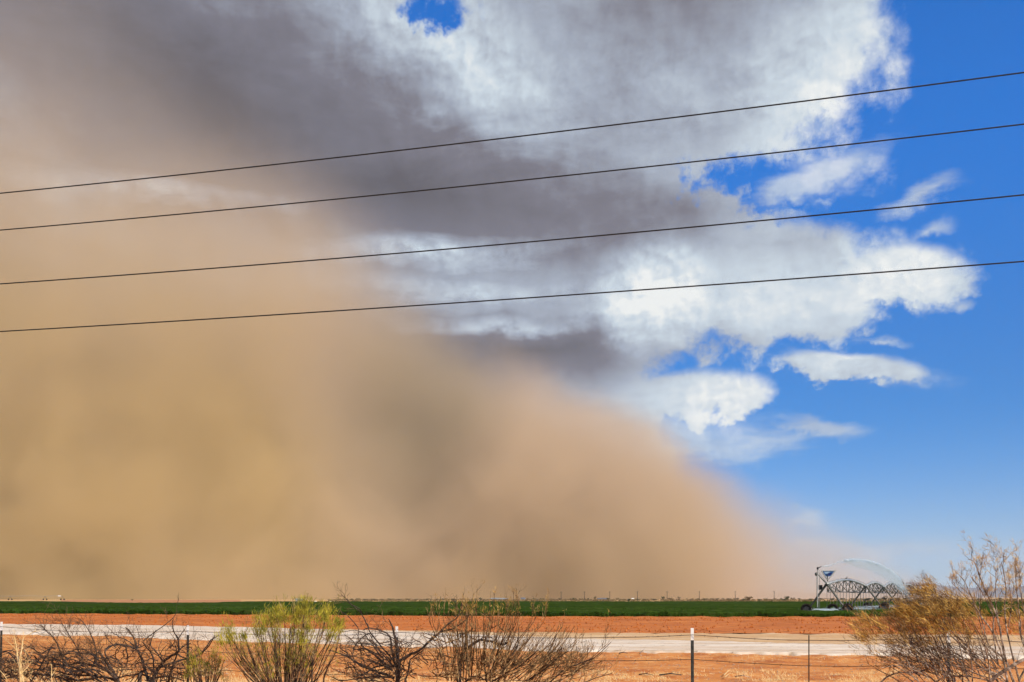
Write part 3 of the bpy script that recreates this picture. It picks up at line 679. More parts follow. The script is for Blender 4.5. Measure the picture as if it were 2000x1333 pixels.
def bale(px, py, wd, lab):
    x, y = gp(px, py); r = wd / FOC * y / 2
    t = thing('hay_bale', lab, 'hay bale', (x, y, .25))
    MB().lathe([(.01, -r), (r * .55, -r), (r * .62, -r * .9), (r * .62, r * .9), (r * .55, r), (.01, r)], (0, 0, r * .62), (1, 0, 0), 18).build('roll', M['straw'], t, True)
    for k in (-.5, 0, .5): MB().lathe([(r * .63, -.05), (r * .645, 0), (r * .63, .05)], (k * r, 0, r * .62), (1, 0, 0), 18).build('twine', M['white'], t)
bale(616.5, 1178.6, 5.5, 'larger pale hay bale at the far side of the crop'); bale(645, 1178.4, 4.2, 'smaller pale hay bale to the right of the larger bale')

# low scrub on the plain behind the crop: one mass
def build_scrub():
    r = random.Random(77); mb = MB()
    for k in range(5200):
        px = r.uniform(640, 2060); y = r.uniform(430, 900); x = (px - HX) / FOC * y
        if mnoise.noise((x * .012, y * .012, 7)) < -.05 and r.random() < .8: continue
        h = r.uniform(.3, 1.1); w2 = r.uniform(.5, 1.6)
        for q in range(7):
            c = Vector((x + r.gauss(0, w2 * .4), y + r.gauss(0, .5), -.1 + h * r.uniform(.15, .9))); a = r.uniform(0, 6.28); u = Vector((math.cos(a), math.sin(a), r.uniform(-.3, .3))) * w2 * .30; v = Vector((r.uniform(-.3, .3), r.uniform(-.3, .3), 1)) * h * .28
            mb.quad(c - u, c - v, c + u, c + v)
    o = mb.build('desert_scrub', M['scrub2']); tag(o, 'low dry scrub covering the plain beyond the green crop', 'scrub', kind='stuff')
build_scrub()

# ---------------------------------------------------------------- shrubs
class Shrub:
    """branches follow strokes seen in the photograph, set at their own depths, with grown side twigs"""
    def __init__(s, depth, seed): s.D, s.r = depth, random.Random(seed); s.br, s.tw, s.fo = MB(), MB(), MB(); s.tips = []
    def path(s, st, dy0=0.0, dy1=None, n=5):
        r = s.r; dy1 = r.uniform(-.45, .45) if dy1 is None else dy1; P = []
        L_ = len(st) - 1
        for i in range(L_):
            p0, p1, p2, p3 = st[max(i - 1, 0)], st[i], st[i + 1], st[min(i + 2, L_)]
            for k in range(n + (i == L_ - 1)):
                t = k / n; q = [.5 * (2 * p1[j] + (p2[j] - p0[j]) * t + (2 * p0[j] - 5 * p1[j] + 4 * p2[j] - p3[j]) * t * t + (3 * p1[j] - p0[j] - 3 * p2[j] + p3[j]) * t ** 3) for j in (0, 1)]
                tt = (i + t) / L_; d = s.D + dy0 + (dy1 - dy0) * tt; P.append(at(q[0] + r.gauss(0, .35), q[1] + r.gauss(0, .35), d))
        return P
    def stroke(s, st, w0, w1, dy0=0.0, dy1=None, twigs=6, tl=.22, tr=.0022, up=.5, lv=2, mb=None, spread=.8):
        P = s.path(st, dy0, dy1); n = len(P); k = s.D / FOC / 2
        rad = [(w0 + (w1 - w0) * i / (n - 1)) * k * s.r.uniform(.85, 1.15) for i in range(n)]
        (mb or s.br).tube(P, rad, 6 if w0 > 2.5 else 4)
        for _ in range(twigs):
            i = s.r.randrange(n // 4, n - 1); d = (P[i + 1] - P[i]).normalized(); s.grow(P[i], s.dirn(d, spread, up), tl * s.r.uniform(.4, 1.3), min(tr, rad[i] * .8), lv, up)
        s.tips.append((P[-1], (P[-1] - P[-3]).normalized())); return P
    def dirn(s, d, spread, up): r = s.r; return (d + Vector((r.gauss(0, spread), r.gauss(0, spread), r.gauss(0, spread))) * .7 + Vector((0, 0, up))).normalized()
    def grow(s, p, d, ln, rad, lv, up, kink=.22):
        r = s.r; n = 5; P = [p.copy()]; step = ln / n
        for i in range(n):
            d = (d + Vector((r.gauss(0, kink), r.gauss(0, kink), r.gauss(0, kink))) + Vector((0, 0, up * .12))).normalized(); P.append(P[-1] + d * step)
        s.tw.tube(P, [rad * (1 - .62 * i / n) for i in range(n + 1)], 3, False)
        if lv > 0:
            for _ in range(r.randint(2, 3)):
                i = r.randrange(1, n); s.grow(P[i], s.dirn((P[i + 1] - P[i]).normalized(), .55, up * .6), ln * r.uniform(.35, .7), rad * .7, lv - 1, up, kink)
        else: s.tips.append((P[-1], d))
    def plume(s, p, d, n, ln, sz, spread=.35, tight=.05):
        r = s.r
        for _ in range(n):
            o_ = p + Vector((r.gauss(0, tight), r.gauss(0, tight), r.gauss(0, tight))); q = (d + Vector((r.gauss(0, spread), r.gauss(0, spread), r.gauss(0, spread)))).normalized()
            e = o_ + q * ln * r.uniform(.5, 1.3); sd = q.cross(Vector((r.gauss(0, 1), r.gauss(0, 1), r.gauss(0, 1)))).normalized() * sz * r.uniform(.6, 1.3)
            s.fo.quad(o_ - sd * .5, o_ + sd * .5, o_.lerp(e, .6) + sd, e)
    def done(s, name, label, bm, tm, fm=None, base=None):
        b = base or (0, s.D, 0); t = thing(name, label, 'shrub', b); off = Vector(b)
        for nm, mb, m_ in (('branches', s.br, bm), ('twigs', s.tw, tm), ('foliage', s.fo, fm)):
            if mb.f: mb.v = [v - off for v in mb.v]; p_ = mb.build(nm, m_, t); p_['kind'] = 'stuff'
        return t
def base_of(px, D): return ((px - HX) / FOC * D, D, 0)
def root(sh, px, py, w, n=1):     # stems down to the ground below the frame
    a = at(px, py, sh.D); g = Vector((a.x + .03, a.y, -.05)); k = sh.D / FOC / 2
    sh.br.tube([a, a.lerp(g, .5) + Vector((.02, .01, 0)), g], [w * k, w * k * 1.15, w * k * 1.4], 7)

# dead heap at the far left
h = Shrub(11.6, 21)
for st, a, b, tw in (([(231, 1331), (208, 1309), (187, 1295), (185, 1281), (169, 1277)], 6, 3, 12), ([(231, 1332), (221, 1313), (203, 1287), (192, 1272)], 7, 3, 10), ([(187, 1290), (188, 1270), (174, 1233), (156, 1209)], 3, 1, 8),
    ([(169, 1277), (140, 1273), (125, 1280)], 3, 2, 8), ([(125, 1300), (120, 1282), (110, 1254), (91, 1233), (78, 1222)], 3, 1, 10), ([(160, 1290), (152, 1269), (130, 1233), (121, 1218)], 2.6, 1, 9),
    ([(60, 1333), (83, 1295), (96, 1270), (79, 1276), (56, 1264), (36, 1268)], 3, 1.6, 8), ([(96, 1270), (100, 1266), (108, 1267)], 4, 2.4, 2), ([(200, 1333), (150, 1306), (100, 1296), (40, 1292), (2, 1296)], 4, 1.5, 14),
    ([(190, 1320), (140, 1318), (90, 1308), (30, 1310), (-10, 1318)], 4, 1.5, 14), ([(150, 1340), (110, 1322), (60, 1318), (10, 1326)], 4, 2, 12), ([(210, 1312), (176, 1298), (150, 1296), (120, 1302)], 4, 2, 10), ([(226, 1330), (200, 1322), (160, 1330), (120, 1326)], 5, 2, 12),
    ([(220, 1300), (205, 1274), (221, 1260), (250, 1264)], 2.5, 3, 4)):
    h.stroke(st, a * 1.15, b * 1.15, twigs=int(tw * 2.2), tl=.28, tr=.0028, up=.12, lv=2)
for k in range(120):                # tangled arching stems
    x, y = h.r.uniform(-20, 245), h.r.uniform(1284, 1338); w_ = h.r.uniform(25, 75); up_ = h.r.uniform(4, 22)
    h.stroke([(x, y), (x - w_ * .4, y - up_), (x - w_ * .8, y - up_ * .7), (x - w_, y + h.r.uniform(-6, 8))], h.r.uniform(1.4, 3), 1, h.r.uniform(-.5, .5), twigs=2, tl=.14, tr=.002, up=.1, lv=1)
root(h, 231, 1331, 8); root(h, 60, 1333, 4); root(h, 150, 1338, 5)
h.done('dead_shrub', 'low tangled heap of grey dead brush in the left corner', M['bark_dark'], M['twig_brown'], base=base_of(200, h.D))
# pale dry weed
wd = Shrub(11.0, 23)
for st, a, b, tw in (([(42, 1345), (39, 1310), (35, 1285), (30, 1252), (28, 1243)], 5, 1.5, 6), ([(48, 1345), (41, 1305), (38, 1288)], 4, 2, 4), ([(40, 1300), (42, 1270), (46, 1246), (60, 1238), (70, 1232)], 2, .8, 4), ([(40, 1318), (55, 1302), (60, 1293)], 2, .8, 3),
    ([(36, 1275), (20, 1258), (8, 1250)], 1.6, .7, 4), ([(100, 1345), (101, 1310), (100, 1297)], 2.2, 1, 3), ([(101, 1320), (110, 1305)], 1.4, .7, 2), ([(20, 1345), (10, 1322), (-4, 1306)], 2, 1, 2), ([(38, 1292), (44, 1262), (45, 1230)], 1.5, .7, 4), ([(240, 1345), (240, 1318), (239, 1300)], 2.4, 1.2, 1), ([(18, 1200), (6, 1190), (-4, 1184)], 2, 1, 0)):
    if st[0][1] > 1205: wd.stroke(st, a, b, -.1, .05, tw, .09, .0018, .5, 1)
root(wd, 42, 1344, 5); root(wd, 48, 1344, 4); root(wd, 100, 1344, 2.4); root(wd, 20, 1344, 2); root(wd, 240, 1344, 2.4)
for k in range(60): wd.plume(at(wd.r.uniform(30, 60), wd.r.uniform(1255, 1330), wd.D + wd.r.uniform(-.1, .1)), Vector((.2, 0, .8)), 6, .05, .003, .6, .03)
wd.done('dry_weed', 'pale golden dry weed stalk standing in front of the dead heap', M['straw'], M['straw'], M['straw'], base_of(42, wd.D))
# dark bare shrub
a_ = Shrub(10.6, 31)
for st, a, b, tw in (([(297, 1328), (314, 1300), (323, 1289), (341, 1278), (349, 1272), (347, 1248), (338, 1230), (338, 1208)], 6.5, 1.2, 10), ([(349, 1270), (360, 1262), (373, 1257)], 3, 1.5, 5), ([(290, 1330), (282, 1306), (277, 1287), (268, 1268), (263, 1250), (251, 1231), (245, 1226)], 6, 1.6, 10),
    ([(266, 1269), (246, 1261), (221, 1260), (205, 1274)], 4, 1.6, 5), ([(263, 1264), (250, 1252), (233, 1244), (218, 1235)], 2.4, 1.2, 5), ([(300, 1322), (300, 1311), (298, 1280), (282, 1260), (281, 1251), (298, 1238), (332, 1213), (347, 1194)], 3.4, 1, 10),
    ([(317, 1292), (304, 1272), (294, 1261), (298, 1244), (305, 1230)], 2.6, 1, 5), ([(312, 1304), (350, 1291), (373, 1285), (393, 1276), (412, 1251), (428, 1241)], 4.4, 1.4, 10), ([(346, 1278), (364, 1286), (389, 1281)], 3, 2, 4), ([(272, 1345), (274, 1316), (281, 1312), (290, 1316)], 7, 3, 2),
    ([(245, 1262), (250, 1287), (246, 1300)], 2.6, 1.2, 3), ([(328, 1340), (332, 1318), (338, 1300), (345, 1280), (343, 1262)], 5, 1.6, 7), ([(300, 1325), (330, 1322), (360, 1330)], 4, 2, 4), ([(297, 1326), (275, 1318), (240, 1322), (226, 1330)], 4, 2, 6), ([(393, 1277), (408, 1262), (420, 1240)], 2.4, 1, 4), ([(347, 1250), (356, 1236), (362, 1228)], 2, .9, 4),
    ([(268, 1268), (272, 1244), (266, 1224)], 2, .9, 5), ([(310, 1300), (330, 1304), (362, 1306)], 3, 1.4, 5)):
    a_.stroke(st, a * 1.1, b * 1.1, twigs=tw, tl=.17, tr=.0022, up=.35, lv=2)
for k in range(22):
    x = a_.r.uniform(250, 390); a_.stroke([(x, 1338), (x + a_.r.uniform(-12, 12), 1318), (x + a_.r.uniform(-24, 24), 1296)], 2.4, 1, a_.r.uniform(-.3, .3), twigs=3, tl=.12, lv=1)
for k in range(110):
    x, y = a_.r.uniform(215, 425), a_.r.uniform(1262, 1332); an = a_.r.uniform(0, 3.14); ln = a_.r.uniform(16, 52); cv = a_.r.uniform(-14, 14)
    a_.stroke([(x, y), (x + math.cos(an) * ln * .5 + cv, y - math.sin(an) * ln * .35), (x + math.cos(an) * ln, y - math.sin(an) * ln * .7)], a_.r.uniform(1.2, 2.6), .8, a_.r.uniform(-.4, .4), twigs=3, tl=.14, tr=.0018, up=.1, lv=1, spread=.6, mb=a_.tw)
root(a_, 297, 1327, 9); root(a_, 272, 1344, 7); root(a_, 328, 1339, 5)
a_.done('bare_shrub', 'black bare branching shrub spreading over the white road, left of the green shrub', M['bark_dark'], M['twig_brown'], base=base_of(297, a_.D))
# yellow-green shrub
b_ = Shrub(9.6, 41)
TI = [(445, 1232, 16), (452, 1244, 14), (478, 1240, 9), (505, 1207, 10), (520, 1212, 15), (528, 1205, 13), (540, 1196, 10), (548, 1188, 14), (556, 1200, 14), (575, 1192, 15), (585, 1200, 15), (592, 1172, 9), (596, 1184, 14), (606, 1190, 14), (622, 1204, 11), (632, 1192, 13), (641, 1186, 10), (636, 1208, 12), (660, 1214, 10), (666, 1220, 9), (650, 1228, 13), (545, 1212, 13), (598, 1206, 15), (577, 1208, 14), (500, 1228, 10), (600, 1226, 12), (644, 1240, 10), (512, 1232, 9), (432, 1250, 8), (570, 1236, 10), (590, 1250, 12), (535, 1238, 10)]
for px, py, r_ in TI:
    bx = 558 + (px - 558) * .42 + b_.r.uniform(-12, 12); dy = b_.r.uniform(-.5, .5)
    P = b_.stroke([(bx, 1345), (bx + (px - bx) * .4, 1345 + (py - 1345) * .42), (bx + (px - bx) * .78, 1345 + (py - 1345) * .75), (px, py)], b_.r.uniform(2, 3.6), .8, b_.r.uniform(-.2, .2), dy, 7, .17, .0018, .8, 1, spread=.35)
    root(b_, bx, 1344, 2.4)
    for k in range(int(r_ * 1.9)):
        q = at(px + b_.r.gauss(0, r_ * .34), py + b_.r.gauss(0, r_ * .62) + 5, b_.D + dy + b_.r.gauss(0, .06)); b_.plume(q, Vector(((px - 558) / 300, 0, 1)), 9, .048, .0030, .3, .014)
for st in ([(565, 1345), (564, 1274), (570, 1205)], [(541, 1345), (539, 1308), (535, 1278)], [(609, 1345), (610, 1294), (618, 1267), (630, 1238), (634, 1216)], [(587, 1300), (587, 1280), (590, 1246), (593, 1219)], [(631, 1345), (637, 1312), (656, 1272), (663, 1238)]):
    b_.stroke(st, 4.2, 1.8, twigs=8, tl=.18, up=.8, lv=1, spread=.35); root(b_, *st[0], 4)
for k in range(95):
    x = b_.r.uniform(432, 660); t = (x - 545) / 105; b_.stroke([(555 + t * 45, 1345), (550 + t * 80, 1305), (x, b_.r.uniform(1235, 1290))], b_.r.uniform(1.4, 2.6), .7, b_.r.uniform(-.3, .3), twigs=4, tl=.12, tr=.0016, up=.8, lv=1, spread=.35)
for p, d in list(b_.tips):
    if b_.r.random() < .30: b_.plume(p, d, 8, .038, .0026, .35, .012)
t = b_.done('green_shrub', 'yellow-green feathery shrub with upright stems in front of the fence', M['twig_brown'], M['twig_pale'], M['green'], base_of(558, b_.D))
for px, py, r_ in ((580.5, 1213, 4.2), (588, 1252, 5)):
    k = b_.D / FOC; c = at(px, py, b_.D - .12) - Vector(base_of(558, b_.D)); mb = MB().lathe([(.002, -r_ * k), (r_ * k * .6, -r_ * k * .8), (r_ * k, -.1 * k), (r_ * k * .8, r_ * k * .6), (.002, r_ * k)], c, (.1, 0, 1), 9)
    for q in range(40): d = Vector((b_.r.gauss(0, 1), b_.r.gauss(0, 1), b_.r.gauss(0, 1))).normalized(); mb.tube([c + d * r_ * k * .8, c + d * r_ * k * 1.35], .0012, 3, False)
    mb.build('gall', M['twig_brown'], t)
# small green clump
c_ = Shrub(10.2, 43)
for k in range(26):
    x = c_.r.uniform(362, 440); y = 1262 + abs(x - 405) * .5 + c_.r.uniform(0, 46); c_.stroke([(405 + (x - 405) * .4, 1345), (405 + (x - 405) * .75, 1318), (x, y)], 2, .8, c_.r.uniform(-.2, .2), twigs=4, tl=.10, tr=.0016, up=.7, lv=1, spread=.4); root(c_, 405 + (x - 405) * .4, 1344, 1.6)
    for q in range(7): c_.plume(at(x + c_.r.gauss(0, 5), y + c_.r.gauss(0, 6), c_.D), Vector((0, 0, 1)), 7, .04, .0028, .4, .014)
c_.done('green_shrub', 'small low green bush tucked between the black shrub and the tall yellow-green shrub', M['twig_brown'], M['twig_pale'], M['green'], base_of(405, c_.D))
# dead black shrub with broken trunk
d_ = Shrub(10.2, 51)
for st, a, b, tw in (([(777, 1345), (779, 1301), (776, 1267), (768, 1232), (759, 1209)], 9, 1.6, 6), ([(772, 1300), (765, 1267), (761.5, 1243), (744, 1232), (721, 1227), (710, 1231)], 4.6, 1.8, 6), ([(766, 1310), (736, 1283), (714, 1269), (692, 1269)], 5.4, 1.8, 9), ([(770, 1325), (750, 1317), (709, 1302), (681, 1284), (656, 1274), (642, 1271)], 6, 2.2, 9),
    ([(772, 1296), (761, 1282), (725, 1238), (717, 1221), (704.5, 1198), (685, 1180), (674, 1168), (667, 1162)], 3.6, 1, 8), ([(690, 1276), (692, 1264), (704, 1249), (717, 1239), (726, 1238)], 2.8, 2.4, 3), ([(706, 1199), (703, 1190), (690, 1183), (681, 1178)], 2, .9, 2), ([(711, 1269), (700, 1246), (699, 1227), (681, 1205), (668, 1196), (655, 1187)], 2.4, 1, 4),
    ([(772, 1302), (736, 1302), (709, 1318), (690, 1322)], 4.4, 2, 6), ([(780, 1292), (802, 1278), (818, 1272), (838, 1254), (855.5, 1239), (873, 1221), (894, 1205), (902, 1177)], 6, 1.8, 9), ([(862, 1234), (887, 1227), (910, 1210), (920, 1196)], 4, 1.4, 5), ([(792, 1330), (798, 1308), (801, 1290), (809, 1283), (825, 1271)], 4, 2, 4),
    ([(814, 1274), (830, 1262), (842, 1248), (850, 1240)], 4, 2.5, 2), ([(770, 1325), (735, 1322), (700, 1326), (665, 1330)], 4.4, 1.8, 7), ([(765, 1300), (740, 1268), (722, 1248)], 2.6, 1.2, 5), ([(750, 1290), (730, 1262), (716, 1244), (712, 1232)], 2.2, 1, 4), ([(781, 1300), (786, 1284), (796, 1264), (812, 1250)], 2.4, 1, 5)):
    d_.stroke(st, a, b, twigs=tw, tl=.20, tr=.0022, up=.12, lv=2)
for k in range(70):                # fan of low dead twigs to the left
    x, y = d_.r.uniform(648, 770), d_.r.uniform(1232, 1328); q_ = d_.r.uniform(.4, 1.2); sl = d_.r.uniform(-.1, 1.5); d_.stroke([(min(x + 60 * q_, 775), min(y + 44 * q_ * sl, 1336)), (x + 30 * q_ + d_.r.uniform(-9, 9), y + 16 * q_ * sl + d_.r.uniform(-9, 5)), (x + d_.r.uniform(-4, 10), y)], d_.r.uniform(1.2, 2.2), .8, d_.r.uniform(-.4, .4), twigs=2, tl=.12, tr=.0017, up=.05, lv=1)
for k in range(100):
    x, y = d_.r.uniform(660, 870), d_.r.uniform(1256, 1334); an = d_.r.uniform(0, 3.14); ln = d_.r.uniform(14, 46); cv = d_.r.uniform(-12, 12)
    d_.stroke([(x, y), (x + math.cos(an) * ln * .5 + cv, y - math.sin(an) * ln * .4), (x + math.cos(an) * ln, y - math.sin(an) * ln * .7)], d_.r.uniform(1.2, 2.6), .8, d_.r.uniform(-.4, .4), twigs=3, tl=.13, tr=.0018, up=.1, lv=1, spread=.6, mb=d_.tw)
root(d_, 777, 1344, 11); root(d_, 792, 1330, 5)
d_.done('dead_shrub', 'dead black shrub with a broken pointed trunk beside a white-tipped post', M['bark_dark'], M['twig_brown'], base=base_of(777, d_.D))
# large tan bare bush
e_ = Shrub(9.9, 61)
for st, a, b, tw in (([(896, 1345), (898, 1305), (901, 1282), (910, 1269), (934, 1252), (953, 1252), (982, 1259), (992, 1255)], 8.5, 3, 12), ([(985, 1345), (985, 1331), (995, 1288), (1009, 1267), (1012, 1242), (1014, 1215)], 4.4, 1, 10), ([(950, 1340), (962, 1331), (995, 1313), (1020, 1298), (1045, 1275)], 4.4, 1.5, 10),
    ([(1000, 1345), (1023, 1332), (1053, 1316), (1078, 1295), (1109, 1272)], 4.4, 1.6, 12), ([(1060, 1345), (1075, 1332), (1103, 1308), (1127, 1298), (1160, 1285), (1193, 1255)], 3.6, 1, 16), ([(1095, 1345), (1107, 1332), (1127, 1308), (1152, 1288), (1185, 1259)], 3.4, 1, 14), ([(951, 1345), (951, 1332), (946, 1298), (954, 1288), (967, 1262)], 4.4, 1.8, 6),
    ([(902, 1285), (908, 1268), (911, 1226), (913, 1194)], 4.6, 1.6, 10), ([(930, 1254), (945, 1246), (960, 1246), (972, 1254)], 2, 1, 3), ([(900, 1340), (925, 1322), (950, 1328), (975, 1332)], 4, 2, 4), ([(1110, 1345), (1150, 1330), (1195, 1315)], 2.6, 1, 8)):
    e_.stroke(st, a, b, twigs=tw, tl=.24, tr=.0024, up=.7, lv=2, spread=.55)
for k in range(150):                # shoots: upright on the left, fanning out low to the right
    if k < 58: bx = e_.r.uniform(885, 985); tx = bx + e_.r.gauss((bx - 925) * .35, 16); ty = e_.r.uniform(1168, 1270); y0 = e_.r.uniform(1290, 1342)
    else: bx = e_.r.uniform(950, 1110); tx = bx + e_.r.uniform(35, 100); ty = 1216 + e_.r.uniform(0, 80) + max(0, tx - 1120) * .35; y0 = e_.r.uniform(1300, 1342)
    e_.stroke([(bx, y0), (bx + (tx - bx) * .42, y0 + (ty - y0) * .36), (bx + (tx - bx) * .78, y0 + (ty - y0) * .72), (tx, ty)], e_.r.uniform(1.3, 2.6), .6, e_.r.uniform(-.5, .5), twigs=4, tl=.13, tr=.0017, up=.55, lv=1, spread=.42, mb=e_.tw)
for k in range(60):                # tangle at the heart
    x, y = e_.r.uniform(850, 1010), e_.r.uniform(1225, 1330); an = e_.r.uniform(0, 3.14); ln = e_.r.uniform(18, 60); cv = e_.r.uniform(-14, 14)
    e_.stroke([(x, y), (x + math.cos(an) * ln * .5 + cv, y - math.sin(an) * ln * .5), (x + math.cos(an) * ln, y - math.sin(an) * ln)], e_.r.uniform(1.4, 3), .8, e_.r.uniform(-.4, .4), twigs=3, tl=.14, tr=.0018, up=.15, lv=1, spread=.6, mb=e_.tw)
for px, py in ((842, 1190), (848, 1176), (860, 1165), (905, 1160), (924, 1158), (932, 1150), (958, 1156), (965, 1158), (1003, 1154), (1008, 1150), (1012, 1165), (990, 1180), (1040, 1180), (1065, 1182), (925, 1190), (915, 1180), (1000, 1190), (1045, 1195), (1060, 1192), (878, 1176), (870, 1168)):
    bx = 905 + (px - 905) * .5; e_.stroke([(bx, 1330), (bx + (px - bx) * .5, 1260), (px - 3, 1215), (px, py)], 2.4, .7, e_.r.uniform(-.3, .3), twigs=9, tl=.13, tr=.0017, up=1., lv=1, spread=.3, mb=e_.tw)
for p, d in list(e_.tips):
    z = HY - (p.z - EYE) / p.y * FOC
    if z < 1200 and e_.r.random() < .40: e_.plume(p, (d + Vector((0, 0, .6))).normalized(), 5, .034, .0018, .3, .010)
for k in range(70):
    x, y = e_.r.uniform(860, 1130), e_.r.uniform(1285, 1336); an = e_.r.uniform(0, 3.14); ln = e_.r.uniform(16, 50); cv = e_.r.uniform(-14, 14)
    e_.stroke([(x, y), (x + math.cos(an) * ln * .5 + cv, y - math.sin(an) * ln * .4), (x + math.cos(an) * ln, y - math.sin(an) * ln * .7)], e_.r.uniform(1.2, 2.4), .8, e_.r.uniform(-.4, .4), twigs=3, tl=.14, tr=.0018, up=.1, lv=1, spread=.6, mb=e_.tw)
root(e_, 896, 1344, 10); root(e_, 951, 1344, 5); root(e_, 985, 1344, 5); root(e_, 1000, 1344, 5); root(e_, 1060, 1344, 4); root(e_, 1095, 1344, 4)
e_.done('bare_shrub', 'large tan leafless bush with arching dark limbs and fine twigs fanning right', M['bark_dark'], M['twig_tan'], M['gold'], base_of(930, e_.D))
# golden tamarisk
g_ = Shrub(9.1, 71)
for st, a, b, tw in (([(1975, 1345), (1956, 1322), (1915, 1302), (1876, 1260), (1840, 1226), (1820, 1210)], 4.4, 1.4, 10), ([(1960, 1345), (1940, 1321), (1898, 1270), (1855, 1229), (1830, 1195)], 4, 1.2, 10), ([(1860, 1345), (1844, 1302), (1806, 1280), (1762, 1263), (1711, 1258)], 3.4, 1, 12), ([(1850, 1330), (1830, 1297), (1762, 1292), (1702, 1278)], 3.4, 1, 10), ([(1870, 1345), (1854, 1305), (1813, 1271), (1796, 1239), (1780, 1200)], 3.4, 1, 12),
    ([(1865, 1340), (1847, 1307), (1779, 1268), (1745, 1246), (1715, 1225)], 3.4, 1, 12), ([(1710, 1345), (1728, 1326), (1755, 1314), (1789, 1314), (1813, 1307)], 3.6, 2.4, 8), ([(1815, 1345), (1830, 1331), (1852, 1322), (1893, 1322), (1930, 1330)], 3.6, 2.4, 4), ([(1880, 1345), (1880, 1290), (1868, 1240), (1850, 1190)], 3, 1, 12), ([(1900, 1345), (1897, 1290), (1890, 1240), (1876, 1195)], 3, 1, 10), ([(1840, 1345), (1800, 1310), (1760, 1300), (1720, 1305)], 3, 1, 10), ([(1890, 1340), (1840, 1290), (1810, 1240), (1795, 1205)], 2.8, 1, 10), ([(1780, 1345), (1740, 1322), (1700, 1300)], 2.6, 1, 8)):
    g_.stroke(st, a, b, twigs=tw, tl=.22, tr=.0022, up=.35, lv=2)
for k in range(130):
    bx = g_.r.uniform(1780, 1975); L_ = g_.r.uniform(50, 130); an = R(g_.r.uniform(105, 165)); y0 = g_.r.uniform(1285, 1340)
    g_.stroke([(bx, y0), (bx + math.cos(an) * L_ * .5, y0 - math.sin(an) * L_ * .5 - 4), (bx + math.cos(an) * L_, y0 - math.sin(an) * L_)], g_.r.uniform(1.4, 2.6), .8, g_.r.uniform(-.5, .5), twigs=3, tl=.14, tr=.0018, up=.3, lv=1)
for (cx, cy_, rx, ry, n) in ((1725, 1222, 34, 11, 60), (1765, 1222, 30, 13, 60), (1790, 1200, 24, 20, 80), (1810, 1180, 20, 15, 60), (1825, 1195, 24, 18, 80), (1806, 1166, 14, 12, 34), (1822, 1150, 8, 12, 26), (1850, 1205, 26, 18, 90), (1876, 1190, 18, 16, 60), (1848, 1180, 20, 14, 50), (1790, 1235, 30, 12, 50), (1840, 1232, 30, 12, 50), (1695, 1212, 12, 10, 18), (1690, 1254, 18, 8, 22), (1702, 1246, 14, 8, 16), (1890, 1225, 22, 16, 36), (1770, 1190, 14, 12, 26), (1745, 1205, 10, 8, 14), (1990, 1205, 24, 12, 34), (1985, 1225, 20, 14, 26), (1915, 1210, 16, 16, 22), (1750, 1262, 26, 14, 26), (1800, 1262, 26, 12, 22)):
    for k in range(n):
        q = at(g_.r.gauss(cx, rx * .72), g_.r.gauss(cy_, ry * .8), g_.D + g_.r.uniform(-.4, .4)); dd = Vector((-.7, g_.r.uniform(-.3, .3), .55)).normalized()
        if mnoise.noise((q.x * 7 + q.z * 5, q.z * 9, 1)) > -.07: g_.plume(q, dd, 10, .070, .0029, .36, .024)
        if g_.r.random() < .8: g_.grow(q, dd, .16, .0016, 1, .3)
for x, y, w_ in ((1975, 1344, 5), (1960, 1344, 5), (1860, 1344, 5), (1870, 1344, 4), (1710, 1344, 4), (1815, 1344, 4), (1880, 1344, 4), (1900, 1344, 4), (1840, 1344, 3), (1780, 1344, 3)): root(g_, x, y, w_)
g_.done('golden_shrub', 'golden feathery shrub leaning left with windblown foliage, bottom right', M['bark_grey'], M['twig_tan'], M['gold'], base_of(1870, g_.D))
# tall bare shrub at the right edge
k_ = Shrub(8.6, 81)
for st, a, b, tw in (([(1985, 1345), (1966, 1294), (1949, 1212), (1930, 1166), (1912, 1122), (1903, 1098), (1890, 1093)], 4.6, 1, 7), ([(1970, 1345), (1957, 1280), (1939, 1236), (1912, 1198), (1900, 1172), (1882, 1134), (1862, 1112)], 4.4, 1, 8), ([(1950, 1300), (1940, 1239), (1940, 1207), (1930, 1180), (1914, 1150), (1895, 1125)], 3.4, 1, 7), ([(1995, 1345), (1975, 1270), (1962, 1200), (1965, 1150), (1958, 1105), (1966, 1089), (1952, 1090)], 3.6, .9, 9),
    ([(1930, 1335), (1949, 1319), (1993, 1292), (2020, 1280)], 7.5, 6, 4), ([(2010, 1300), (2000, 1260), (1993, 1239), (1990, 1215), (1984, 1190)], 5.4, 1.6, 5), ([(1995, 1250), (1990, 1190), (1984, 1140), (1985, 1112)], 2.8, .9, 9), ([(2010, 1230), (1998, 1185), (1991, 1130), (1998, 1105)], 2.8, .9, 8), ([(1940, 1210), (1948, 1200), (1962, 1190), (1972, 1186)], 2.4, 1, 4), ([(1952, 1220), (1946, 1190), (1945, 1130), (1950, 1098)], 2.6, .9, 9), ([(1930, 1260), (1915, 1200), (1912, 1150), (1916, 1112)], 2.6, .9, 8), ([(1920, 1240), (1905, 1190), (1880, 1160), (1858, 1138)], 2.2, .8, 7), ([(1990, 1330), (2005, 1290), (2000, 1220), (2008, 1160)], 4, 1.4, 6),
    ([(1935, 1345), (1930, 1290), (1922, 1250), (1925, 1215)], 3, 1.2, 6), ([(1900, 1310), (1890, 1262), (1875, 1235)], 2.6, 1, 6), ([(1970, 1225), (1976, 1180), (1970, 1140)], 2.2, .9, 7)):
    k_.stroke(st, a, b, twigs=tw, tl=.18, tr=.0021, up=.7, lv=2, spread=.42)
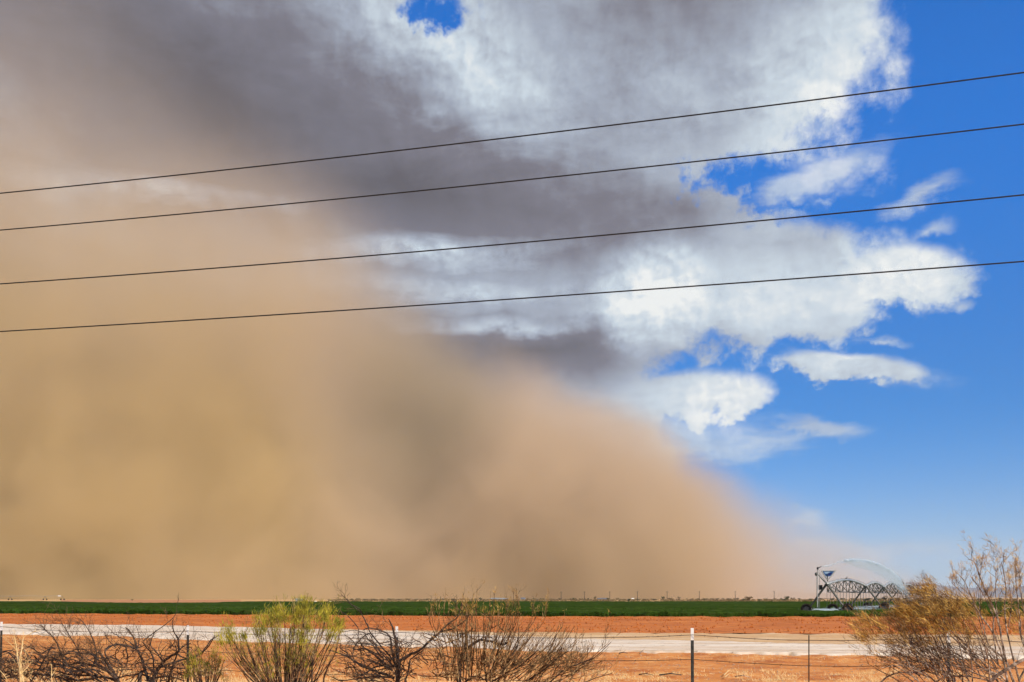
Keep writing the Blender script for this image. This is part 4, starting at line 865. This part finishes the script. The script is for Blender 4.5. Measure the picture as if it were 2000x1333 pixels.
for p, d in list(k_.tips):
    z = HY - (p.z - EYE) / p.y * FOC
    if z < 1180 and k_.r.random() < .7: k_.plume(p, (d + Vector((-.25, 0, .25))).normalized(), 7, .038, .0022, .38, .010)
for x, y, w_ in ((1985, 1344, 6), (1970, 1344, 5), (1995, 1344, 5), (1930, 1334, 8), (1935, 1344, 4)): root(k_, x, y, w_)
k_.done('bare_shrub', 'tall bare shrub with feathery seed tips rising above the horizon at the right edge', M['bark_grey'], M['twig_tan'], M['straw'], base_of(1975, k_.D))

# ---------------------------------------------------------------- ground litter
def build_grass():
    r = random.Random(9); mb = MB()
    def tuft(px, py, n, h):
        x, y = gp(px, py)
        for _ in range(n):
            b = Vector((x + r.gauss(0, .10), y + r.gauss(0, .10), fore(x, y, 0) - .01)); d = Vector((r.gauss(-.25, .5), r.gauss(0, .5), 1)).normalized() * h * r.uniform(.4, 1.2); s2 = Vector((.004, .002, 0)) * r.uniform(.7, 1.8)
            mb.quad(b - s2, b + s2, b + d * .6 + s2 * .6, b + d)
    for k in range(1500):
        px = r.uniform(-40, 2040); py = 1345 - 34 * r.random() ** 1.3 - 6 * mnoise.noise((px * .01, 0, 0))
        if mnoise.noise((px * .016, py * .05, 2)) > -.12: tuft(px, py, r.randint(8, 18), r.uniform(.05, .15))
    for k in range(420):
        px = r.uniform(-40, 2040); py = road_bot(px) + r.uniform(2, 14) ; tuft(px, py, r.randint(3, 8), r.uniform(.03, .09))
    for k in range(150):
        px = r.uniform(900, 2040); py = r.uniform(field_near(px) + 3, road_top(px) - 1); tuft(px, py, r.randint(4, 9), r.uniform(.04, .12))
    o = mb.build('dry_grass', M['straw']); tag(o, 'scattered short dry grass on the red verge', 'grass', kind='stuff')
build_grass()
def build_clods():
    r = random.Random(19); mb = MB()
    def lump(c, s2):
        n = len(mb.v)
        for k in ((1, 0, 0), (-1, 0, 0), (0, 1, 0), (0, -1, 0), (0, 0, 1), (0, 0, -1)): mb.v.append(c + Vector(k) * (s2 * r.uniform(.5, 1.2)))
        mb.f += [(n + a, n + b, n + c_) for a, b, c_ in ((0, 2, 4), (2, 1, 4), (1, 3, 4), (3, 0, 4), (2, 0, 5), (1, 2, 5), (3, 1, 5), (0, 3, 5))]
    for k in range(3400):
        px = r.uniform(-30, 2030); t = r.random(); a, b = field_near(px), crop_near(px); py = b + (a - b) * (t if r.random() < .5 else t * .25); x, y = gp(px, py); lump(Vector((x, y, .05)), r.uniform(.03, .10))
    o = mb.build('soil_clods', M['tilled']); tag(o, 'clods of red earth lying on the tilled field', 'clods', kind='stuff')
    mb.v, mb.f = [], []
    for k in range(2600):
        px = r.uniform(-30, 2030); py = r.uniform(road_bot(px) + 1, 1340); x, y = gp(px, py); lump(Vector((x, y, fore(x, y, 0) + .005)), r.uniform(.008, .028))
    o = mb.build('pebbles', M['stone']); tag(o, 'small pebbles strewn over the red verge', 'pebbles', kind='stuff')
build_clods()
def stick(pts, w_, m_, lab):
    P = [Vector(gp(a, b) + (.04 + .05 * i % .1,)) for i, (a, b) in enumerate(pts)]; mb = MB().tube(P, [w_, w_ * .8] + [w_ * .4] * (len(P) - 2), 5); m2 = P[len(P) // 2]
    mb.tube([m2, m2 + Vector((.10, .1, .06))], [w_ * .5, w_ * .2], 4); o = mb.build('fallen_stick', m_); tag(o, lab, 'stick')
stick([(1414, 1322), (1422, 1318), (1431, 1314)], .016, M['straw'], 'upper pale bleached stick on the verge right of the fence post')
stick([(1415, 1326.5), (1424, 1323), (1430, 1320)], .013, M['straw'], 'lower pale bleached stick under the other pale stick')
stick([(1288, 1322), (1310, 1323), (1332, 1321.6)], .022, M['bark_dark'], 'black fallen stick on the dry grass left of the fence post')
stick([(1248, 1321), (1262, 1323), (1276, 1322)], .016, M['bark_dark'], 'short dark fallen twig left of the longer black stick')
stick([(1436, 1325), (1450, 1327), (1466, 1326)], .014, M['bark_grey'], 'grey fallen twig right of the pale sticks')
stick([(1210, 1278), (1217, 1279.5), (1226, 1278.6)], .018, M['bark_dark'], 'small dark twig at the road edge right of the tan bush')
stick([(1250, 1279), (1256, 1275), (1263, 1273)], .014, M['bark_grey'], 'thin dry twig sticking up at the road edge')
# ---------------------------------------------------------------- air: dust storm and haze
def box_mesh(name, x0, x1, y0, y1, z0, z1):
    me = bpy.data.meshes.new(name)
    v = [(x, y, z) for z in (z0, z1) for y in (y0, y1) for x in (x0, x1)]
    me.from_pydata(v, [], [(0, 2, 3, 1), (4, 5, 7, 6), (0, 1, 5, 4), (1, 3, 7, 5), (3, 2, 6, 7), (2, 0, 4, 6)])
    return me
DY0, DY1 = 1200.0, 2500.0
DS = 0.75                          # the storm front stands about a kilometre off
def build_dust():
    me = box_mesh('dust_storm', -2600 * DS, 900 * DS, DY0 * DS, DY1 * DS, -0.5, 1320 * DS)
    o = bpy.data.objects.new('dust_storm', me); COL.objects.link(o)
    o['kind'] = 'stuff'; o['label'] = 'towering wall of brown blowing dust covering the left sky'; o['category'] = 'dust storm'
    m = bpy.data.materials.new('dust'); m.use_nodes = True; nt = m.node_tree; nt.nodes.clear()
    g = nt.nodes.new('ShaderNodeNewGeometry'); vm = nt.nodes.new('ShaderNodeVectorMath'); vm.operation = 'SCALE'; vm.inputs['Scale'].default_value = 1 / DS
    nt.links.new(g.outputs['Position'], vm.inputs[0]); pos = vm.outputs[0]
    x, y, z = sep(nt, pos)
    n1 = fbm(nt, S(nt, pos), 1 / 420.0, 3, 0.5) - 0.5
    n2 = fbm(nt, S(nt, pos), 1 / 170.0, 4, 0.6, dist=0.5) - 0.5
    n3 = fbm(nt, S(nt, pos), 1 / 75.0, 3, 0.6, dist=0.3) - 0.5
    k = 1500.0 / FOC
    # crest of the storm over X (photograph columns at the depth of the front)
    def cx(px): return ((px - HX) * k + 2600) / 3500.0
    def cz(py): return (HY - py) * k / 1400.0
    t = (x + 2600) / 3500.0
    crest = curve(nt, t, [(0, 1.0), (cx(-200), .95), (cx(200), cz(70)), (cx(480), cz(300)), (cx(640), cz(430)), (cx(760), cz(520)), (cx(900), cz(640)),
                          (cx(1060), cz(755)), (cx(1230), cz(835)), (cx(1370), cz(922)), (cx(1480), cz(965)), (cx(1600), cz(1020)), (cx(1720), cz(1085)), (cx(1810), cz(1150)), (1, 0)]) * 1400.0
    soft = curve(nt, t, [(0, 1.0), (cx(300), .8), (cx(700), .42), (cx(1000), .2), (cx(1250), .10), (cx(1600), .09), (1, .08)]) * 560.0
    edge = ((crest - z + n1 * 110 + n2 * 90 + n3 * 40) / soft).m('ADD', 0.5).clamp01()
    edge = edge * edge * (3.0 - edge * 2.0)
    # relief of the front: two lobes with a recess between them
    bx = x / k + HX; bz = (z * -1.0) / k + HY
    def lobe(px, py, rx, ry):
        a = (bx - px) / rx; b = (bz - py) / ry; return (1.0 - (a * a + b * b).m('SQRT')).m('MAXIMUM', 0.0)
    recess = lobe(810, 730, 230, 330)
    front = 1330.0 + recess * 300.0 - lobe(380, 1000, 480, 420) * 120 - lobe(1150, 1060, 380, 330) * 90 + n1 * 500 + n2 * 320 + n3 * 90
    depth = ((y - front) / 120.0).clamp01()
    back = ((DY1 - 60.0 - y) / 200.0).clamp01()
    low = (1.0 - z / 980.0).m('MAXIMUM', 0.10)
    thin = curve(nt, t, [(0, 1), (cx(1300), 1.0), (cx(1380), .62), (cx(1440), .38), (cx(1500), .27), (1, .22)])
    dens = edge * depth * back * thin * low * low * (1.0 + n2 * 1.2 + n3 * 0.6).m('MAXIMUM', 0.1) * (0.0125 / DS)
    hue = (fbm(nt, S(nt, pos), 1 / 520.0, 3, dist=0.4) * 2.6 - 0.8 + (x * -1.0 - 150.0) / 1500.0 - z / 1500.0).clamp01()
    colr = mixc(nt, hue, (0.73, 0.57, 0.40), (0.77, 0.575, 0.285))
    colr = mixc(nt, (recess * 1.5 + n2 * 0.5 * recess).clamp01() * 0.62, colr, (0.42, 0.335, 0.21))  # shade of the recess painted into the dust colour as a darker tone
    colr = mixc(nt, ((x - 300.0) / 160.0).clamp01(), colr, (0.74, 0.64, 0.55))
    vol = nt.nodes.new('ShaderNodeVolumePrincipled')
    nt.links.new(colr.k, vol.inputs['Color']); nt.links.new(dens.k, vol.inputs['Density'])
    vol.inputs['Anisotropy'].default_value = -0.25
    out = nt.nodes.new('ShaderNodeOutputMaterial'); nt.links.new(vol.outputs[0], out.inputs['Volume'])
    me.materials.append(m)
    m.cycles.volume_step_rate = 1.15
    m.cycles.volume_sampling = 'MULTIPLE_IMPORTANCE'
build_dust()
def build_haze():
    me = box_mesh('haze', -20000, 30000, -4000, 26000, -2.0, 1000)
    o = bpy.data.objects.new('haze', me); COL.objects.link(o); o['kind'] = 'stuff'
    o['label'] = 'thin pale haze hanging over the whole plain'; o['category'] = 'haze'
    m = bpy.data.materials.new('haze'); m.use_nodes = True; nt = m.node_tree; nt.nodes.clear()
    vol = nt.nodes.new('ShaderNodeVolumePrincipled'); vol.inputs['Color'].default_value = (0.62, 0.78, 1.0, 1)
    vol.inputs['Density'].default_value = 3.2e-5
    out = nt.nodes.new('ShaderNodeOutputMaterial'); nt.links.new(vol.outputs[0], out.inputs['Volume'])
    m.cycles.homogeneous_volume = True
    me.materials.append(m)
build_haze()
